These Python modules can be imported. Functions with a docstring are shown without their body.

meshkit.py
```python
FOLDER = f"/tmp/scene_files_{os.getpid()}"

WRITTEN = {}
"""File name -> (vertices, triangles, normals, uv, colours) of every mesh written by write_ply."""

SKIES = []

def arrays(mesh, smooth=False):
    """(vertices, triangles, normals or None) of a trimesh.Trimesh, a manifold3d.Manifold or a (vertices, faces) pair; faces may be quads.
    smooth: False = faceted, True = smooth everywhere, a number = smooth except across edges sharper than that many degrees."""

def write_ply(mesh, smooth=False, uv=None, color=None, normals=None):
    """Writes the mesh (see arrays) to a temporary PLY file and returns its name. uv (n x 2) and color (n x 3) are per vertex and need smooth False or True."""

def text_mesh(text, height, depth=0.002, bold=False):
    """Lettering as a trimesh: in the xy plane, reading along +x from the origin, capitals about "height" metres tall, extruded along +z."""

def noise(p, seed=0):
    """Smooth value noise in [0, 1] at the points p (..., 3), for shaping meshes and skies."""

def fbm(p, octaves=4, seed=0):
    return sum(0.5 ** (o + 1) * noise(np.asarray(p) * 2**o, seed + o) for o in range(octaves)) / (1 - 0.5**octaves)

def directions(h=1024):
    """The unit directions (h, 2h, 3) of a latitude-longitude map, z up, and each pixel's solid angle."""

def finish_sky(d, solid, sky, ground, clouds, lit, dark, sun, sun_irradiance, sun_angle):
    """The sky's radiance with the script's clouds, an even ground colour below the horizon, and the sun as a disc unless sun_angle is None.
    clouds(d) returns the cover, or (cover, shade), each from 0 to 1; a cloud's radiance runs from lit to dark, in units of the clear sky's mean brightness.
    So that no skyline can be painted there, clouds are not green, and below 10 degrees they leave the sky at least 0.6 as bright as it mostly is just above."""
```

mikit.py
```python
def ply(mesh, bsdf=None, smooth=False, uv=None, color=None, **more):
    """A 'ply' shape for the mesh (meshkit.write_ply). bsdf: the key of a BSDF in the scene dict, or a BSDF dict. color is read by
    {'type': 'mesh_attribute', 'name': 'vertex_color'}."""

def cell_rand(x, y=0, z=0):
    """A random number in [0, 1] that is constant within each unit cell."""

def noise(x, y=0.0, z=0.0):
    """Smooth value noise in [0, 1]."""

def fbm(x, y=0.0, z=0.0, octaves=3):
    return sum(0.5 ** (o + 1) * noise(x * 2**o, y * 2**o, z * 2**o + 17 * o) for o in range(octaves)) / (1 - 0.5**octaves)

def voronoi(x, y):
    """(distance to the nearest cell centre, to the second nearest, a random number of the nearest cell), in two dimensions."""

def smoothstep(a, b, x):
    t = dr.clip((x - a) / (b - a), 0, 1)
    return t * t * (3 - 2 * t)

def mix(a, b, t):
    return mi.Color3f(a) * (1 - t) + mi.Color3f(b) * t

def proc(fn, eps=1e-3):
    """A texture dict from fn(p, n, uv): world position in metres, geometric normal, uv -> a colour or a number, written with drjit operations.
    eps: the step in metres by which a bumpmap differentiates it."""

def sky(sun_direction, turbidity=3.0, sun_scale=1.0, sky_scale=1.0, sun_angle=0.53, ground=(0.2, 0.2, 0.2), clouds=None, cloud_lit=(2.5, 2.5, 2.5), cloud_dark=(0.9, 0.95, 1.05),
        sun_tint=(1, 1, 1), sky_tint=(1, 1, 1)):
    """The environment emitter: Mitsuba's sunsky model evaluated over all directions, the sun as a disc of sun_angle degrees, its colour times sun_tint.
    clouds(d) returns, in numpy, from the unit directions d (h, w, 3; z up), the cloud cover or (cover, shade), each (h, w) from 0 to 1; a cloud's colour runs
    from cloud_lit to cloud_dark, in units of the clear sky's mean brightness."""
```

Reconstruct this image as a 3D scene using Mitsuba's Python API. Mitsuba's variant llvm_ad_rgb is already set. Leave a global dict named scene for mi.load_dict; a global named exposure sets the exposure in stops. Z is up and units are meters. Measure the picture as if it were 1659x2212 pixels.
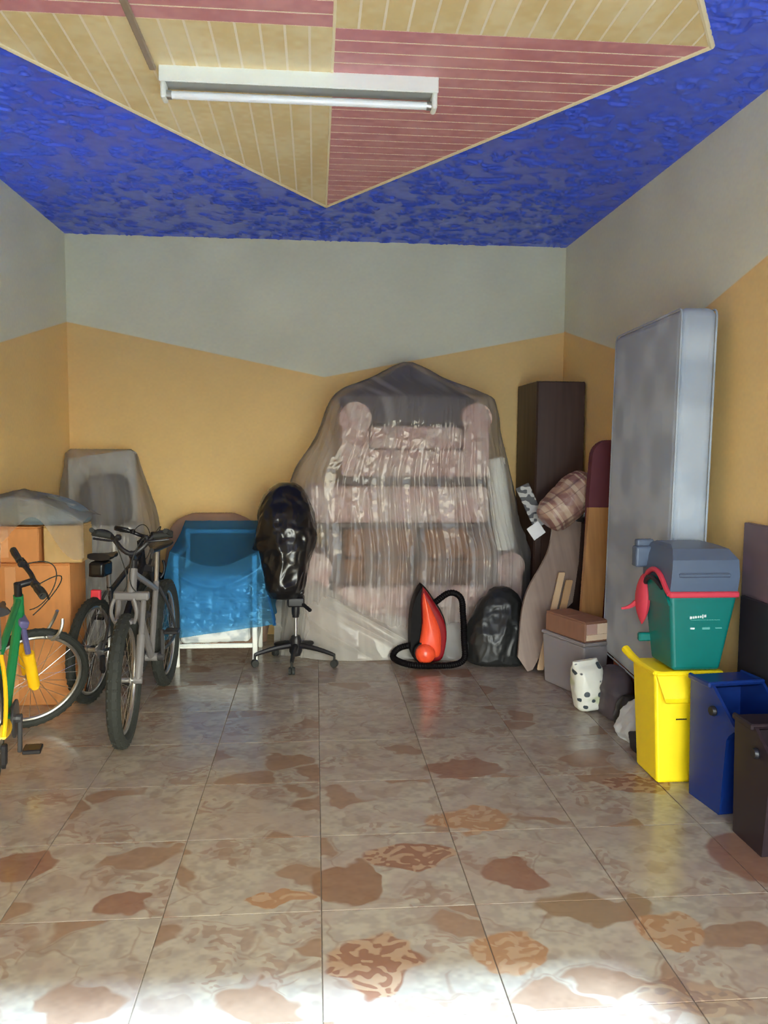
import math, numpy as np, trimesh, drjit as dr, mitsuba as mi, mikit, meshkit
from shapely.geometry import Polygon, box as sbox
from scipy.interpolate import PchipInterpolator, CubicSpline
from mikit import noise, fbm, voronoi, smoothstep, mix, cell_rand

scene, labels = {}, {}
rng = np.random.default_rng(7)
PI = math.pi


def srgb(r, g, b):
    return [((c / 255 + 0.055) / 1.055) ** 2.4 if c > 10 else c / 255 / 12.92 for c in (r, g, b)]


# ------------------------------------------------------------------ camera, sky, exposure
D = np.array([0.08443042, 0.99302695, -0.08227379])
Rv = np.array([0.99642934, -0.08411866, 0.00725445])
U = np.array([-2.83105567e-04, 8.25925128e-02, 9.96583362e-01])
CAM = np.eye(4)
CAM[:3, 0], CAM[:3, 1], CAM[:3, 2], CAM[:3, 3] = -Rv, U, D, (0, 0, 1.52)
scene['camera'] = {'type': 'perspective', 'fov': math.degrees(2 * math.atan(829.5 / 1750)), 'fov_axis': 'x',
                   'to_world': mi.ScalarTransform4f(CAM), 'near_clip': 0.02}
scene['sky'] = mikit.sky((0.30, -0.69, 0.665), turbidity=6.0, sun_scale=0.43, sky_scale=1.0, sun_angle=2.6,
                         ground=(0.3, 0.29, 0.27), sun_tint=(0.5, 0.92, 1.7), sky_tint=(1.0, 0.98, 0.9))
exposure = 5.45


# ------------------------------------------------------------------ materials
def mat(name, d):
    scene['material_' + name] = d
    return 'material_' + name


def rgb(c):
    return {'type': 'rgb', 'value': srgb(*c)}


def pr(name, col, rough=0.5, spec=0.5, two=True, **kw):
    base = rgb(col) if not isinstance(col, dict) else col
    b = {'type': 'principled', 'base_color': base, 'roughness': rough, 'specular': spec, **kw}
    return mat(name, {'type': 'twosided', 'bsdf': b} if two else b)


def bump(name, col, fn, scale=1.0, rough=0.5, spec=0.5, eps=1e-3, **kw):
    base = rgb(col) if not isinstance(col, dict) else col
    return mat(name, {'type': 'twosided', 'bsdf': {'type': 'bumpmap', 'arbitrary': mikit.proc(fn, eps), 'scale': scale,
                      'bsdf': {'type': 'principled', 'base_color': base, 'roughness': rough, 'specular': spec, **kw}}})


def L3(c):
    return mi.Color3f(*srgb(*c))


def tri_wave(t):      # 1 at whole numbers, 0 half way between
    return dr.abs(2 * (t - dr.floor(t)) - 1)


WHITE_PAINT, ORANGE_PAINT = (218, 216, 190), (232, 196, 130)


def paint(t_of, height_noise):
    def fn(p, n, uv):
        line = 2.05 + 0.39 * tri_wave(t_of(p))
        m = 0.94 + 0.12 * noise(p.x * 2.7 + height_noise, p.y * 2.7, p.z * 2.7)
        g = 0.97 + 0.06 * noise(p.x * 60, p.y * 60, p.z * 60)
        return mix(L3(ORANGE_PAINT), L3(WHITE_PAINT), smoothstep(-0.006, 0.006, p.z - line)) * (m * g)
    return fn


M_wall_back = pr('wall_back', mikit.proc(paint(lambda p: (p.x + 1.89) / 3.92, 0.0)), 0.6, 0.3, two=False)
M_wall_side = pr('wall_side', mikit.proc(paint(lambda p: (p.y - 6.46) / 3.26, 9.0)), 0.6, 0.3, two=False)


M_blue = pr('blue_stucco', mikit.proc(lambda p, n, uv: mix(L3((58, 84, 206)), L3((72, 100, 216)), noise(p.x * 26, p.y * 26, 4.0))), 0.24, 0.8)


def board(c1, c2):
    def fn(p, n, uv):
        m = noise(p.x * 6, p.y * 6, 2.0) * 0.6 + 0.4 * noise(p.x * 30, p.y * 30, 0)
        return mix(L3(c1), L3(c2), smoothstep(0.2, 0.8, m))
    return fn


M_yellow_board = pr('yellow_board', mikit.proc(board((218, 194, 140), (228, 210, 164))), 0.4, 0.4)
M_red_board = pr('red_board', mikit.proc(board((196, 130, 134), (208, 148, 148))), 0.4, 0.4)
M_groove = pr('groove_white', (236, 222, 196), 0.5)
M_trim = pr('trim_cream', (232, 218, 182), 0.45)

PATCHES = [(0.11, 2.71, .13, .14, 0), (0.70, 2.73, .12, .10, 1), (0.34, 2.87, .17, .11, 2), (0.90, 2.50, .20, .10, 3), (0.17, 2.26, .15, .15, 2),
           (0.58, 2.28, .13, .12, 4), (1.63, 2.76, .17, .20, 1), (0.70, 3.67, .20, .11, 1), (-0.62, 2.62, .12, .07, 1), (-0.14, 2.62, .10, .06, 4),
           (0.63, 3.15, .18, .12, 4), (1.45, 3.45, .16, .10, 2), 
           (-1.05, 2.9, .14, .12, 1), (1.12, 2.36, .12, .10, 4), (1.05, 2.05, .18, .09, 5)]
PCOL = [(136, 92, 62), (140, 92, 74), (150, 100, 72), (142, 114, 84), (180, 132, 90), (140, 104, 88)]


def marble(p, n, uv):
    ti, tj = dr.floor((p.x - 0.02) / 0.51), dr.floor((p.y - 3.05) / 0.51)
    ox, oy = 31 * cell_rand(ti, tj, 1), 17 * cell_rand(ti, tj, 2)
    na, nb = noise(p.x * 11, p.y * 11, 1.0), noise(p.x * 27, p.y * 31, 6.0)
    wx = p.x + 0.06 * (na - 0.5) + 0.03 * (nb - .5)
    wy = p.y + 0.05 * (noise(p.x * 12, p.y * 12, 9.0) - 0.5) + 0.03 * (nb - .5)
    d1, d2, r = voronoi(wx / 0.20 + ox, wy / 0.17 + oy)
    fine = .6 * nb + .4 * noise(p.x * 60, p.y * 75, 3.0)
    broad = noise(wx * 8 + ox, wy * 10, 2.0)
    speck = smoothstep(0.45, 0.62, noise(wx * 42, wy * 58, 12.0))
    c = mix(L3((194, 184, 165)), L3((174, 163, 148)), smoothstep(0.25, 0.8, fine))
    c = mix(c, L3((176, 156, 144)), 0.5 * smoothstep(0.45, 0.8, broad))
    c = mix(c, L3((154, 130, 110)), 0.35 * smoothstep(0.68, 0.80, noise(wx * 13 + oy, wy * 20, 5.0)))
    soft = smoothstep(0.02, 0.18, d2 - d1)
    c = dr.select(r > 0.86, mix(c, mix(L3((146, 112, 88)), L3((172, 140, 114)), fine), 0.85 * soft), c)
    c = dr.select((r > 0.66) & (r < 0.84), mix(c, L3((154, 116, 94)), 0.45 * speck * soft), c)
    edge = 1 - smoothstep(0.0, 0.08, d2 - d1)
    c = mix(c, L3((152, 122, 100)), edge * 0.4 * smoothstep(0.5, 0.7, na))
    wob = 0.5 * (na - 0.5)
    for (x, y, rx, ry, k) in PATCHES:
        q = dr.sqrt(dr.square((wx - x) / rx) + dr.square((wy - y) / ry)) + wob
        w = 1 - smoothstep(0.86, 1.0, q)
        inner = mix(L3(PCOL[k]), mix(L3(PCOL[k]), L3((200, 170, 136)), 0.7), speck if k in (2, 4, 5) else 0.4 * fine)
        c = mix(c, inner, w * (0.5 if k == 5 else 0.85))
    return c * 0.68


M_tile = pr('marble_tile', mikit.proc(marble), 0.17, 0.5, two=False)
M_grout = pr('grout', (120, 108, 92), 0.7)
M_concrete = pr('concrete', mikit.proc(lambda p, n, uv: mix(L3((208, 205, 198)), L3((186, 183, 176)), fbm(p.x * 3, p.y * 3, 0))), 0.8, 0.3)


# ------------------------------------------------------------------ mesh helpers
def lab(key, label=None, category=None, group=None, kind=None):
    labels[key] = {k: v for k, v in (('label', label), ('category', category), ('group', group), ('kind', kind)) if v}


def add(key, mesh, m, smooth=35, label=None, category=None, group=None, kind=None):
    if key in scene:
        base, i = key, 1
        while f'{base}_{i:03d}' in scene:
            i += 1
        key = f'{base}_{i:03d}'
    scene[key] = mikit.ply(mesh, m, smooth=smooth)
    if label or kind or category:
        lab(key, label, category, group, kind)
    return key


def cat(*ms):
    return trimesh.util.concatenate([m for m in ms])


def mv(m, t=(0, 0, 0), rz=0.0, rx=0.0, ry=0.0):
    m = m.copy()
    for ang, ax in ((rx, (1, 0, 0)), (ry, (0, 1, 0)), (rz, (0, 0, 1))):
        if ang:
            m.apply_transform(trimesh.transformations.rotation_matrix(ang, ax))
    m.apply_translation(t)
    return m


_ico = {s: trimesh.creation.icosphere(subdivisions=s, radius=1.0) for s in (1, 2)}


def rbox(x0, x1, y0, y1, z0, z1, r=0.008, s=1):
    """A box with rounded edges."""
    r = min(r, 0.49 * min(x1 - x0, y1 - y0, z1 - z0))
    c = np.array([[x, y, z] for x in (x0 + r, x1 - r) for y in (y0 + r, y1 - r) for z in (z0 + r, z1 - r)])
    if r < 0.0061:    # a plain chamfer is enough
        o = np.vstack([np.eye(3), -np.eye(3)]) * r
        return trimesh.Trimesh((c[:, None] + o[None]).reshape(-1, 3)).convex_hull
    return trimesh.Trimesh((c[:, None] + _ico[s].vertices[None] * r).reshape(-1, 3)).convex_hull


def hull(pts):
    return trimesh.Trimesh(np.asarray(pts, float)).convex_hull


def bowl(bottom, top, z0, z1, r=0.02, s=1):
    """A tapered rounded box: bottom and top are (x0, x1, y0, y1)."""
    c = []
    for (x0, x1, y0, y1), z in ((bottom, z0 + r), (top, z1 - r)):
        c += [[x, y, z] for x in (x0 + r, x1 - r) for y in (y0 + r, y1 - r)]
    c = np.array(c)
    return trimesh.Trimesh((c[:, None] + _ico[s].vertices[None] * r).reshape(-1, 3)).convex_hull


def loft(rings, cap0=True, cap1=True):
    rings = np.asarray(rings, float)
    k, n = rings.shape[:2]
    v = rings.reshape(-1, 3)
    i, j = np.meshgrid(np.arange(k - 1), np.arange(n), indexing='ij')
    a, b = i * n + j, i * n + (j + 1) % n
    f = np.concatenate([np.stack([a, b, b + n], -1).reshape(-1, 3), np.stack([a, b + n, a + n], -1).reshape(-1, 3)])
    extra = []
    for on, ring, flip in ((cap0, 0, True), (cap1, k - 1, False)):
        if on:
            c = len(v)
            v = np.vstack([v, rings[ring].mean(0)])
            j = np.arange(n)
            t = np.stack([ring * n + j, ring * n + (j + 1) % n, np.full(n, c)], 1)
            extra.append(t[:, ::-1] if flip else t)
    return trimesh.Trimesh(v, np.vstack([f] + extra), process=False)


def curve(pts, n=40):
    pts = np.asarray(pts, float)
    t = np.r_[0, np.cumsum(np.linalg.norm(np.diff(pts, axis=0), axis=1))]
    return CubicSpline(t, pts)(np.linspace(0, t[-1], n))


def tube(pts, r, n=8, cap=True):
    pts = np.asarray(pts, float)
    r = np.broadcast_to(r, len(pts))
    tan = np.gradient(pts, axis=0)
    tan /= np.linalg.norm(tan, axis=1, keepdims=True)
    up = np.array([0, 0, 1.0]) if abs(tan[0][2]) < 0.9 else np.array([1.0, 0, 0])
    rings, a = np.zeros((len(pts), n, 3)), np.cross(tan[0], up)
    ph = np.arange(n) * 2 * PI / n
    for i, (p, t) in enumerate(zip(pts, tan)):
        a = a - t * (a @ t)
        a /= np.linalg.norm(a)
        b = np.cross(t, a)
        rings[i] = p + r[i] * (np.cos(ph)[:, None] * a + np.sin(ph)[:, None] * b)
    return loft(rings, cap, cap)


def bar(a, b, r, n=8, r2=None):
    return tube(np.linspace(a, b, 2), [r, r if r2 is None else r2], n)


def lathe(prof, n=32, axis='z', at=(0, 0, 0)):
    prof = np.asarray(prof, float)
    ph = np.arange(n) * 2 * PI / n
    rings = np.stack([np.stack([r * np.cos(ph), r * np.sin(ph), np.full(n, z)], 1) for r, z in prof])
    m = loft(rings)
    if axis == 'y':
        m.apply_transform(trimesh.transformations.rotation_matrix(-PI / 2, (1, 0, 0)))
    if axis == 'x':
        m.apply_transform(trimesh.transformations.rotation_matrix(PI / 2, (0, 1, 0)))
    m.apply_translation(at)
    m.fix_normals()
    return m


def rings_of(levels, n=96, nz=60, expo=2.2, disp=None, cap0=True, cap1=True):
    """A soft body from levels (z, x0, x1, y0, y1): smooth between the levels, each ring a superellipse; disp(direction, z) pushes the skin outward."""
    lv = np.array(sorted(levels), float)
    z = np.linspace(lv[0, 0], lv[-1, 0], nz)
    if cap1 and cap0:     # more rings where the ends close
        t = (1 - np.cos(np.linspace(0, PI, nz))) / 2
        z = lv[0, 0] + (lv[-1, 0] - lv[0, 0]) * t
    x0, x1, y0, y1 = (PchipInterpolator(lv[:, 0], lv[:, k])(z) for k in range(1, 5))
    th = np.arange(20001) * 2 * PI / 20000       # evenly spaced along the ring
    c, s = np.cos(th), np.sin(th)
    cx, sy = np.sign(c) * np.abs(c) ** (2 / expo), np.sign(s) * np.abs(s) ** (2 / expo)
    asp = float(np.median((x1 - x0) / (y1 - y0 + 1e-9)))
    arc = np.r_[0, np.cumsum(np.hypot(np.diff(cx) * asp, np.diff(sy)))]
    th = np.interp(np.arange(n) / n * arc[-1], arc, th)
    c, s = np.cos(th), np.sin(th)
    cx, sy = np.sign(c) * np.abs(c) ** (2 / expo), np.sign(s) * np.abs(s) ** (2 / expo)
    P = np.zeros((nz, n, 3))
    P[..., 0] = ((x0 + x1) / 2)[:, None] + ((x1 - x0) / 2)[:, None] * cx
    P[..., 1] = ((y0 + y1) / 2)[:, None] + ((y1 - y0) / 2)[:, None] * sy
    P[..., 2] = z[:, None]
    if disp is not None:
        k = disp(P, th[None], z[:, None])
        P[..., 0] += k * c[None]
        P[..., 1] += k * s[None]
    return loft(P, cap0, cap1)


def crumple(P, amp, freq, seed=0):
    """Creased film: ridges of noise at three sizes."""
    out = 0
    for o in range(3):
        q = P * freq * 2.0 ** o + 3.7 * o
        out = out + 0.5 ** o * (1 - np.abs(2 * meshkit.noise(q, seed + o) - 1))
    return amp * (out - 0.9)


def crumpled(m, amp, freq, seed=0):
    m = m.copy()
    m.vertices = m.vertices + m.vertex_normals * crumple(m.vertices, amp, freq, seed)[:, None]
    return m


def sheet(P, t=0.004):
    """A sheet of thickness t on the grid of points P (a, b, 3)."""
    P = np.asarray(P, float)
    a, b = P.shape[:2]
    nrm = np.cross(np.gradient(P, axis=0), np.gradient(P, axis=1))
    nrm /= np.linalg.norm(nrm, axis=2, keepdims=True) + 1e-12
    v = np.vstack([P.reshape(-1, 3), (P + t * nrm).reshape(-1, 3)])
    i, j = np.meshgrid(np.arange(a - 1), np.arange(b - 1), indexing='ij')
    q = (i * b + j).ravel()
    top = np.stack([q, q + b, q + b + 1, q + 1], 1)
    n0 = a * b
    rim = np.r_[np.arange(b), np.arange(1, a) * b + b - 1, (a - 1) * b + np.arange(b - 2, -1, -1), np.arange(a - 2, 0, -1) * b]
    nx = np.roll(rim, -1)
    side = np.stack([rim, nx, nx + n0, rim + n0], 1)
    quads = np.vstack([top[:, ::-1], top + n0, side])
    m = trimesh.Trimesh(v, np.vstack([quads[:, [0, 1, 2]], quads[:, [0, 2, 3]]]), process=False)
    return m


def single(P):
    """A single film on the grid of points P (a, b, 3)."""
    a, b = P.shape[:2]
    i, j = np.meshgrid(np.arange(a - 1), np.arange(b - 1), indexing='ij')
    q = (i * b + j).ravel()
    f = np.vstack([np.stack([q, q + b, q + b + 1], 1), np.stack([q, q + b + 1, q + 1], 1)])
    return trimesh.Trimesh(P.reshape(-1, 3), f, process=False)


def prism(poly, t0, t1, plane='xz'):
    """A polygon given in (x, z), (x, y) or (y, z), extruded from t0 to t1 along the third axis."""
    m = trimesh.creation.extrude_polygon(poly if isinstance(poly, Polygon) else Polygon(poly), t1 - t0, engine='earcut')
    v = m.vertices.copy()
    v[:, 2] += t0
    if plane == 'xy':
        m = trimesh.Trimesh(v, m.faces, process=False)
    elif plane == 'xz':
        v = v[:, [0, 2, 1]]
        m = trimesh.Trimesh(v, m.faces[:, ::-1], process=False)
    elif plane == 'yz':
        m = trimesh.Trimesh(v[:, [2, 0, 1]], m.faces, process=False)
    return m


# ------------------------------------------------------------------ the room
XL, XR, YB, YF, H = -1.89, 1.99, 6.46, -0.06, 3.10
add('floor', rbox(XL - .1, XR + .1, YF - .12, YB + .1, -0.12, -0.004, .004), M_grout, kind='structure', label='garage floor with grout between marble tiles')
tile_cache = {}
for i in range(-4, 5):
    for j in range(-7, 8):
        x0, y0 = 0.02 + 0.51 * i + 0.0017, 3.05 + 0.51 * j + 0.0017
        x1, y1 = x0 + 0.5066, y0 + 0.5066
        x0, x1, y0, y1 = max(x0, XL), min(x1, XR), max(y0, YF), min(y1, YB)
        if x1 - x0 < .03 or y1 - y0 < .03:
            continue
        add('floor__tile', hull([[x0, y0, -.012], [x1, y0, -.012], [x0, y1, -.012], [x1, y1, -.012], [x0, y0, -.001], [x1, y0, -.001], [x0, y1, -.001], [x1, y1, -.001]]
                                + [[a, b, 0] for a in (x0 + .0015, x1 - .0015) for b in (y0 + .0015, y1 - .0015)]), M_tile, smooth=False)
add('wall_back', rbox(XL - .15, XR + .15, YB, YB + .15, -.1, H + .1, .004), M_wall_back, kind='structure', label='back wall, cream above an orange zigzag')
add('wall_left', rbox(XL - .15, XL, YF - .12, YB, -.1, H + .1, .004), M_wall_side, kind='structure', label='left wall, cream above an orange zigzag')
add('wall_right', rbox(XR, XR + .15, YF - .12, YB, -.1, H + .1, .004), M_wall_side, kind='structure', label='right wall, cream above an orange zigzag')
OX0, OX1, OZ = -0.38, 1.90, 2.25
M_front = pr('wall_front', WHITE_PAINT, 0.7)
add('wall_front', cat(rbox(XL, OX0, YF - .12, YF, -.1, H, .004), rbox(OX1, XR, YF - .12, YF, -.1, H, .004), rbox(OX0, OX1, YF - .12, YF, OZ, H, .004)), M_front, kind='structure',
    label='front wall around the open garage door')
add('ceiling', rbox(XL - .15, XR + .15, YF - .12, YB + .15, H, H + .15, .004), M_blue, kind='structure', label='blue stucco ceiling border around the boards')
add('driveway', rbox(-14, 14, -22, YF - .12, -.15, -.02, .004), M_concrete, kind='structure', label='concrete ground outside the garage')
CX, CY, HW, HD = 0.07, 3.2, 1.48, 2.31
diamond = Polygon([(CX, CY + HD), (CX + HW, CY), (CX, CY - HD), (CX - HW, CY)])
# the stucco's squiggles are real relief: ridges of plaster hanging a few millimetres below the slab
def stucco(y0, y1, step):
    xs, ys = np.arange(XL, XR + step, step), np.arange(y0, y1 + step, step)
    gx, gy = np.meshgrid(np.minimum(xs, XR), np.minimum(ys, YB), indexing='ij')
    q = np.stack([gx, gy, 0 * gx], -1)
    w = .03 * (meshkit.noise(q * 20, 3)[..., None] - .5)
    r1 = 1 - np.abs(2 * meshkit.noise((q + w) * np.array([22, 29, 1]), 5) - 1)
    gate = np.clip((meshkit.noise(q * 13, 9) - .30) / .25, 0, 1)
    ridge = np.clip((r1 - .66) / .28, 0, 1)
    h = .012 * ridge ** 2 * (3 - 2 * ridge) * gate + .0015 * meshkit.noise(q * 80, 2)
    h = h * np.clip(np.minimum(np.minimum(gx - XL, XR - gx), YB - gy) / .03, .05, 1)     # the trowel leaves the edges flat
    P = np.stack([gx, gy, H - .0015 - h], -1)
    m = single(P)
    c = m.vertices[m.faces].mean(1)
    inside = np.abs(c[:, 0] - CX) / (HW - .012) + np.abs(c[:, 1] - CY) / (HD - .018) < 1
    m = trimesh.Trimesh(m.vertices, m.faces[~inside][:, ::-1], process=False)
    m.remove_unreferenced_vertices()
    if m.face_normals[:, 2].mean() > 0:
        m.invert()
    return m


add('ceiling__stucco', stucco(2.75, YB, .0055), M_blue, smooth=True)
add('ceiling__stucco', stucco(YF, 2.75, .02), M_blue, smooth=True)
add('ceiling__backing', prism(diamond, H - .0118, H - .0005, 'xy'), M_groove, smooth=False)
BW = 0.0935
for sx, sy, m in ((-1, 1, 'y'), (1, 1, 'r'), (1, -1, 'y'), (-1, -1, 'r')):
    quad = sbox(*sorted((CX, CX + sx * 2))[:1], *sorted((CY, CY + sy * 3))[:1], *sorted((CX, CX + sx * 2))[1:], *sorted((CY, CY + sy * 3))[1:])
    area = diamond.buffer(-.012).intersection(quad)
    for k in range(30):
        a = 0.004 + k * BW
        if m == 'y':
            lo, hi = sorted((CX + sx * a, CX + sx * (a + BW - .010)))
            strip = sbox(lo, CY - 4, hi, CY + 4)
        else:
            lo, hi = sorted((CY + sy * a, CY + sy * (a + BW - .010)))
            strip = sbox(CX - 4, lo, CX + 4, hi)
        piece = area.intersection(strip)
        if piece.area > 2e-4:
            add('ceiling__board', prism(piece, H - .013, H - .0055, 'xy'), M_yellow_board if m == 'y' else M_red_board, smooth=False)
cor = [np.array(c) for c in list(diamond.exterior.coords)[:4]]
for k in range(4):
    a, b = cor[k], cor[(k + 1) % 4]
    add(f'trim_{k + 1}', bar((*a, H - .010), (*b, H - .010), .012, 8), M_trim, kind='structure', label='cream bead along an edge of the ceiling diamond')
add('trim_5', cat(rbox(CX - .006, CX + .006, CY - HD + .05, CY + HD - .02, H - .016, H - .005, .002)), M_trim, kind='structure', label='cream strip across the middle of the ceiling boards')

# ------------------------------------------------------------------ materials of the things
M_white_metal = pr('white_metal', (232, 236, 230), 0.4)
M_tube = pr('lamp_tube', (238, 242, 244), 0.15, 0.6, clearcoat=0.6)
M_lamp_inside = pr('lamp_reflector', (150, 154, 150), 0.35)
M_conduit = pr('conduit', (150, 132, 112), 0.6)
M_rubber = pr('rubber', (48, 50, 48), 0.7, 0.3)
M_tyre = pr('tyre', (46, 49, 46), 0.75, 0.3)
M_black = pr('black_plastic', (26, 26, 30), 0.4)
M_alloy = pr('alloy', (188, 188, 184), 0.3, metallic=0.9)
M_steel = pr('steel', (205, 207, 208), 0.22, metallic=0.95)
M_gray_paint = pr('grey_paint', (112, 110, 110), 0.35, clearcoat=0.3)
M_dark_paint = pr('dark_paint', (54, 54, 56), 0.3, clearcoat=0.4)
M_green_paint = pr('green_paint', (30, 122, 68), 0.3, clearcoat=0.4)
M_purple_paint = pr('purple_paint', (88, 86, 130), 0.3, clearcoat=0.4)
M_yellow_paint = pr('yellow_paint', (238, 190, 24), 0.35, clearcoat=0.3)
M_red_lens = pr('red_lens', (240, 66, 84), 0.2, clearcoat=0.6)
def streaks(lo, hi):
    def fn(p, n, uv):
        wx = p.x + p.y * .6 + .10 * (noise(p.x * 4, p.z * 3, p.y * 3) - .5)
        q = noise(wx * 13, p.z * 1.6, p.y * 3)
        f = noise(wx * 34 + 5, p.z * 2.6 + 7, p.y * 6)
        return lo + (hi - lo) * (0.8 * smoothstep(.45, .95, q) + 0.15 * smoothstep(.55, 1.0, f))
    return fn


def film(name, weight, col, rough=.5, trans=1.0, tint=None):
    a = {'type': 'thindielectric', 'int_ior': 1.45, 'specular_reflectance': {'type': 'rgb', 'value': .04}}
    if tint:
        a['specular_transmittance'] = rgb(tint)
    return mat(name, {'type': 'blendbsdf', 'weight': weight if isinstance(weight, dict) else float(weight), 'a': a,
                      'b': {'type': 'principledthin', 'base_color': rgb(col), 'roughness': rough, 'diff_trans': trans, 'eta': 1.4}})


M_film = film('film', mikit.proc(streaks(.20, .46)), (224, 222, 218))
M_film_dense = film('film_dense', mikit.proc(streaks(.62, .95)), (226, 224, 216), .42, .9)
M_film_blue = film('film_blue', .32, (96, 176, 228), .3, 1.05, (140, 200, 240))
M_bag = mat('bin_liner', {'type': 'twosided', 'bsdf': {'type': 'principled', 'base_color': rgb((22, 22, 24)), 'roughness': 0.24, 'specular': 0.6}})
M_bag_matt = mat('bin_liner_dusty', {'type': 'twosided', 'bsdf': {'type': 'principled', 'base_color': rgb((34, 36, 36)), 'roughness': 0.38, 'specular': 0.5}})


def cardboard(c):
    def fn(p, n, uv):
        m = fbm(p.x * 5, p.y * 5, p.z * 5) * 0.6 + 0.4 * noise(p.x * 60, p.y * 60, p.z * 12)
        return mix(L3(c), L3(c) * 0.72, m)
    return fn


M_card = pr('cardboard', mikit.proc(cardboard((212, 146, 88))), 0.6, 0.4)
M_card_tan = pr('cardboard_tan', mikit.proc(cardboard((196, 164, 112))), 0.65, 0.3)
M_card_dull = pr('cardboard_dull', mikit.proc(cardboard((158, 116, 92))), 0.7, 0.3)
M_tape = pr('packing_tape', (214, 158, 110), 0.18, 0.6, clearcoat=0.5)


# ------------------------------------------------------------------ ceiling lamp and conduit
k = 'fluorescent_lamp'
lx0, lx1, ly = -0.65, 0.525, 3.57
add(k + '__housing', cat(rbox(lx0, lx1, ly, ly + .012, H - .075, H, .003), rbox(lx0, lx1, ly + .012, ly + .11, H - .06, H, .003)), M_white_metal)
add(k + '__reflector', rbox(lx0 + .02, lx1 - .02, ly + .014, ly + .112, H - .066, H - .059, .002), M_lamp_inside)
for x in (lx0, lx1 - .022):
    add(k + '__lamp_holder', rbox(x, x + .022, ly + .03, ly + .105, H - .128, H - .03, .006), M_white_metal)
add(k + '__tube', lathe([(0, 0), (.016, 0), (.0165, .004), (.0165, 1.126), (.016, 1.13), (0, 1.13)], 20, 'x', (lx0 + .0225, ly + .07, H - .104)), M_tube)
for x in (lx0 + .0225, lx1 - .0225 - .02):
    add(k + '__cap', lathe([(0, 0), (.0185, 0), (.0185, .02), (0, .02)], 18, 'x', (x, ly + .07, H - .104)), M_alloy)
lab(k, 'white single tube fluorescent batten lamp on the board ceiling', 'ceiling lamp')
add('cable_conduit', rbox(-0.69, -0.662, 1.9, 3.59, H - .03, H - .0135, .004), M_conduit, label='narrow beige cable conduit along the ceiling to the lamp', category='conduit')


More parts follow.
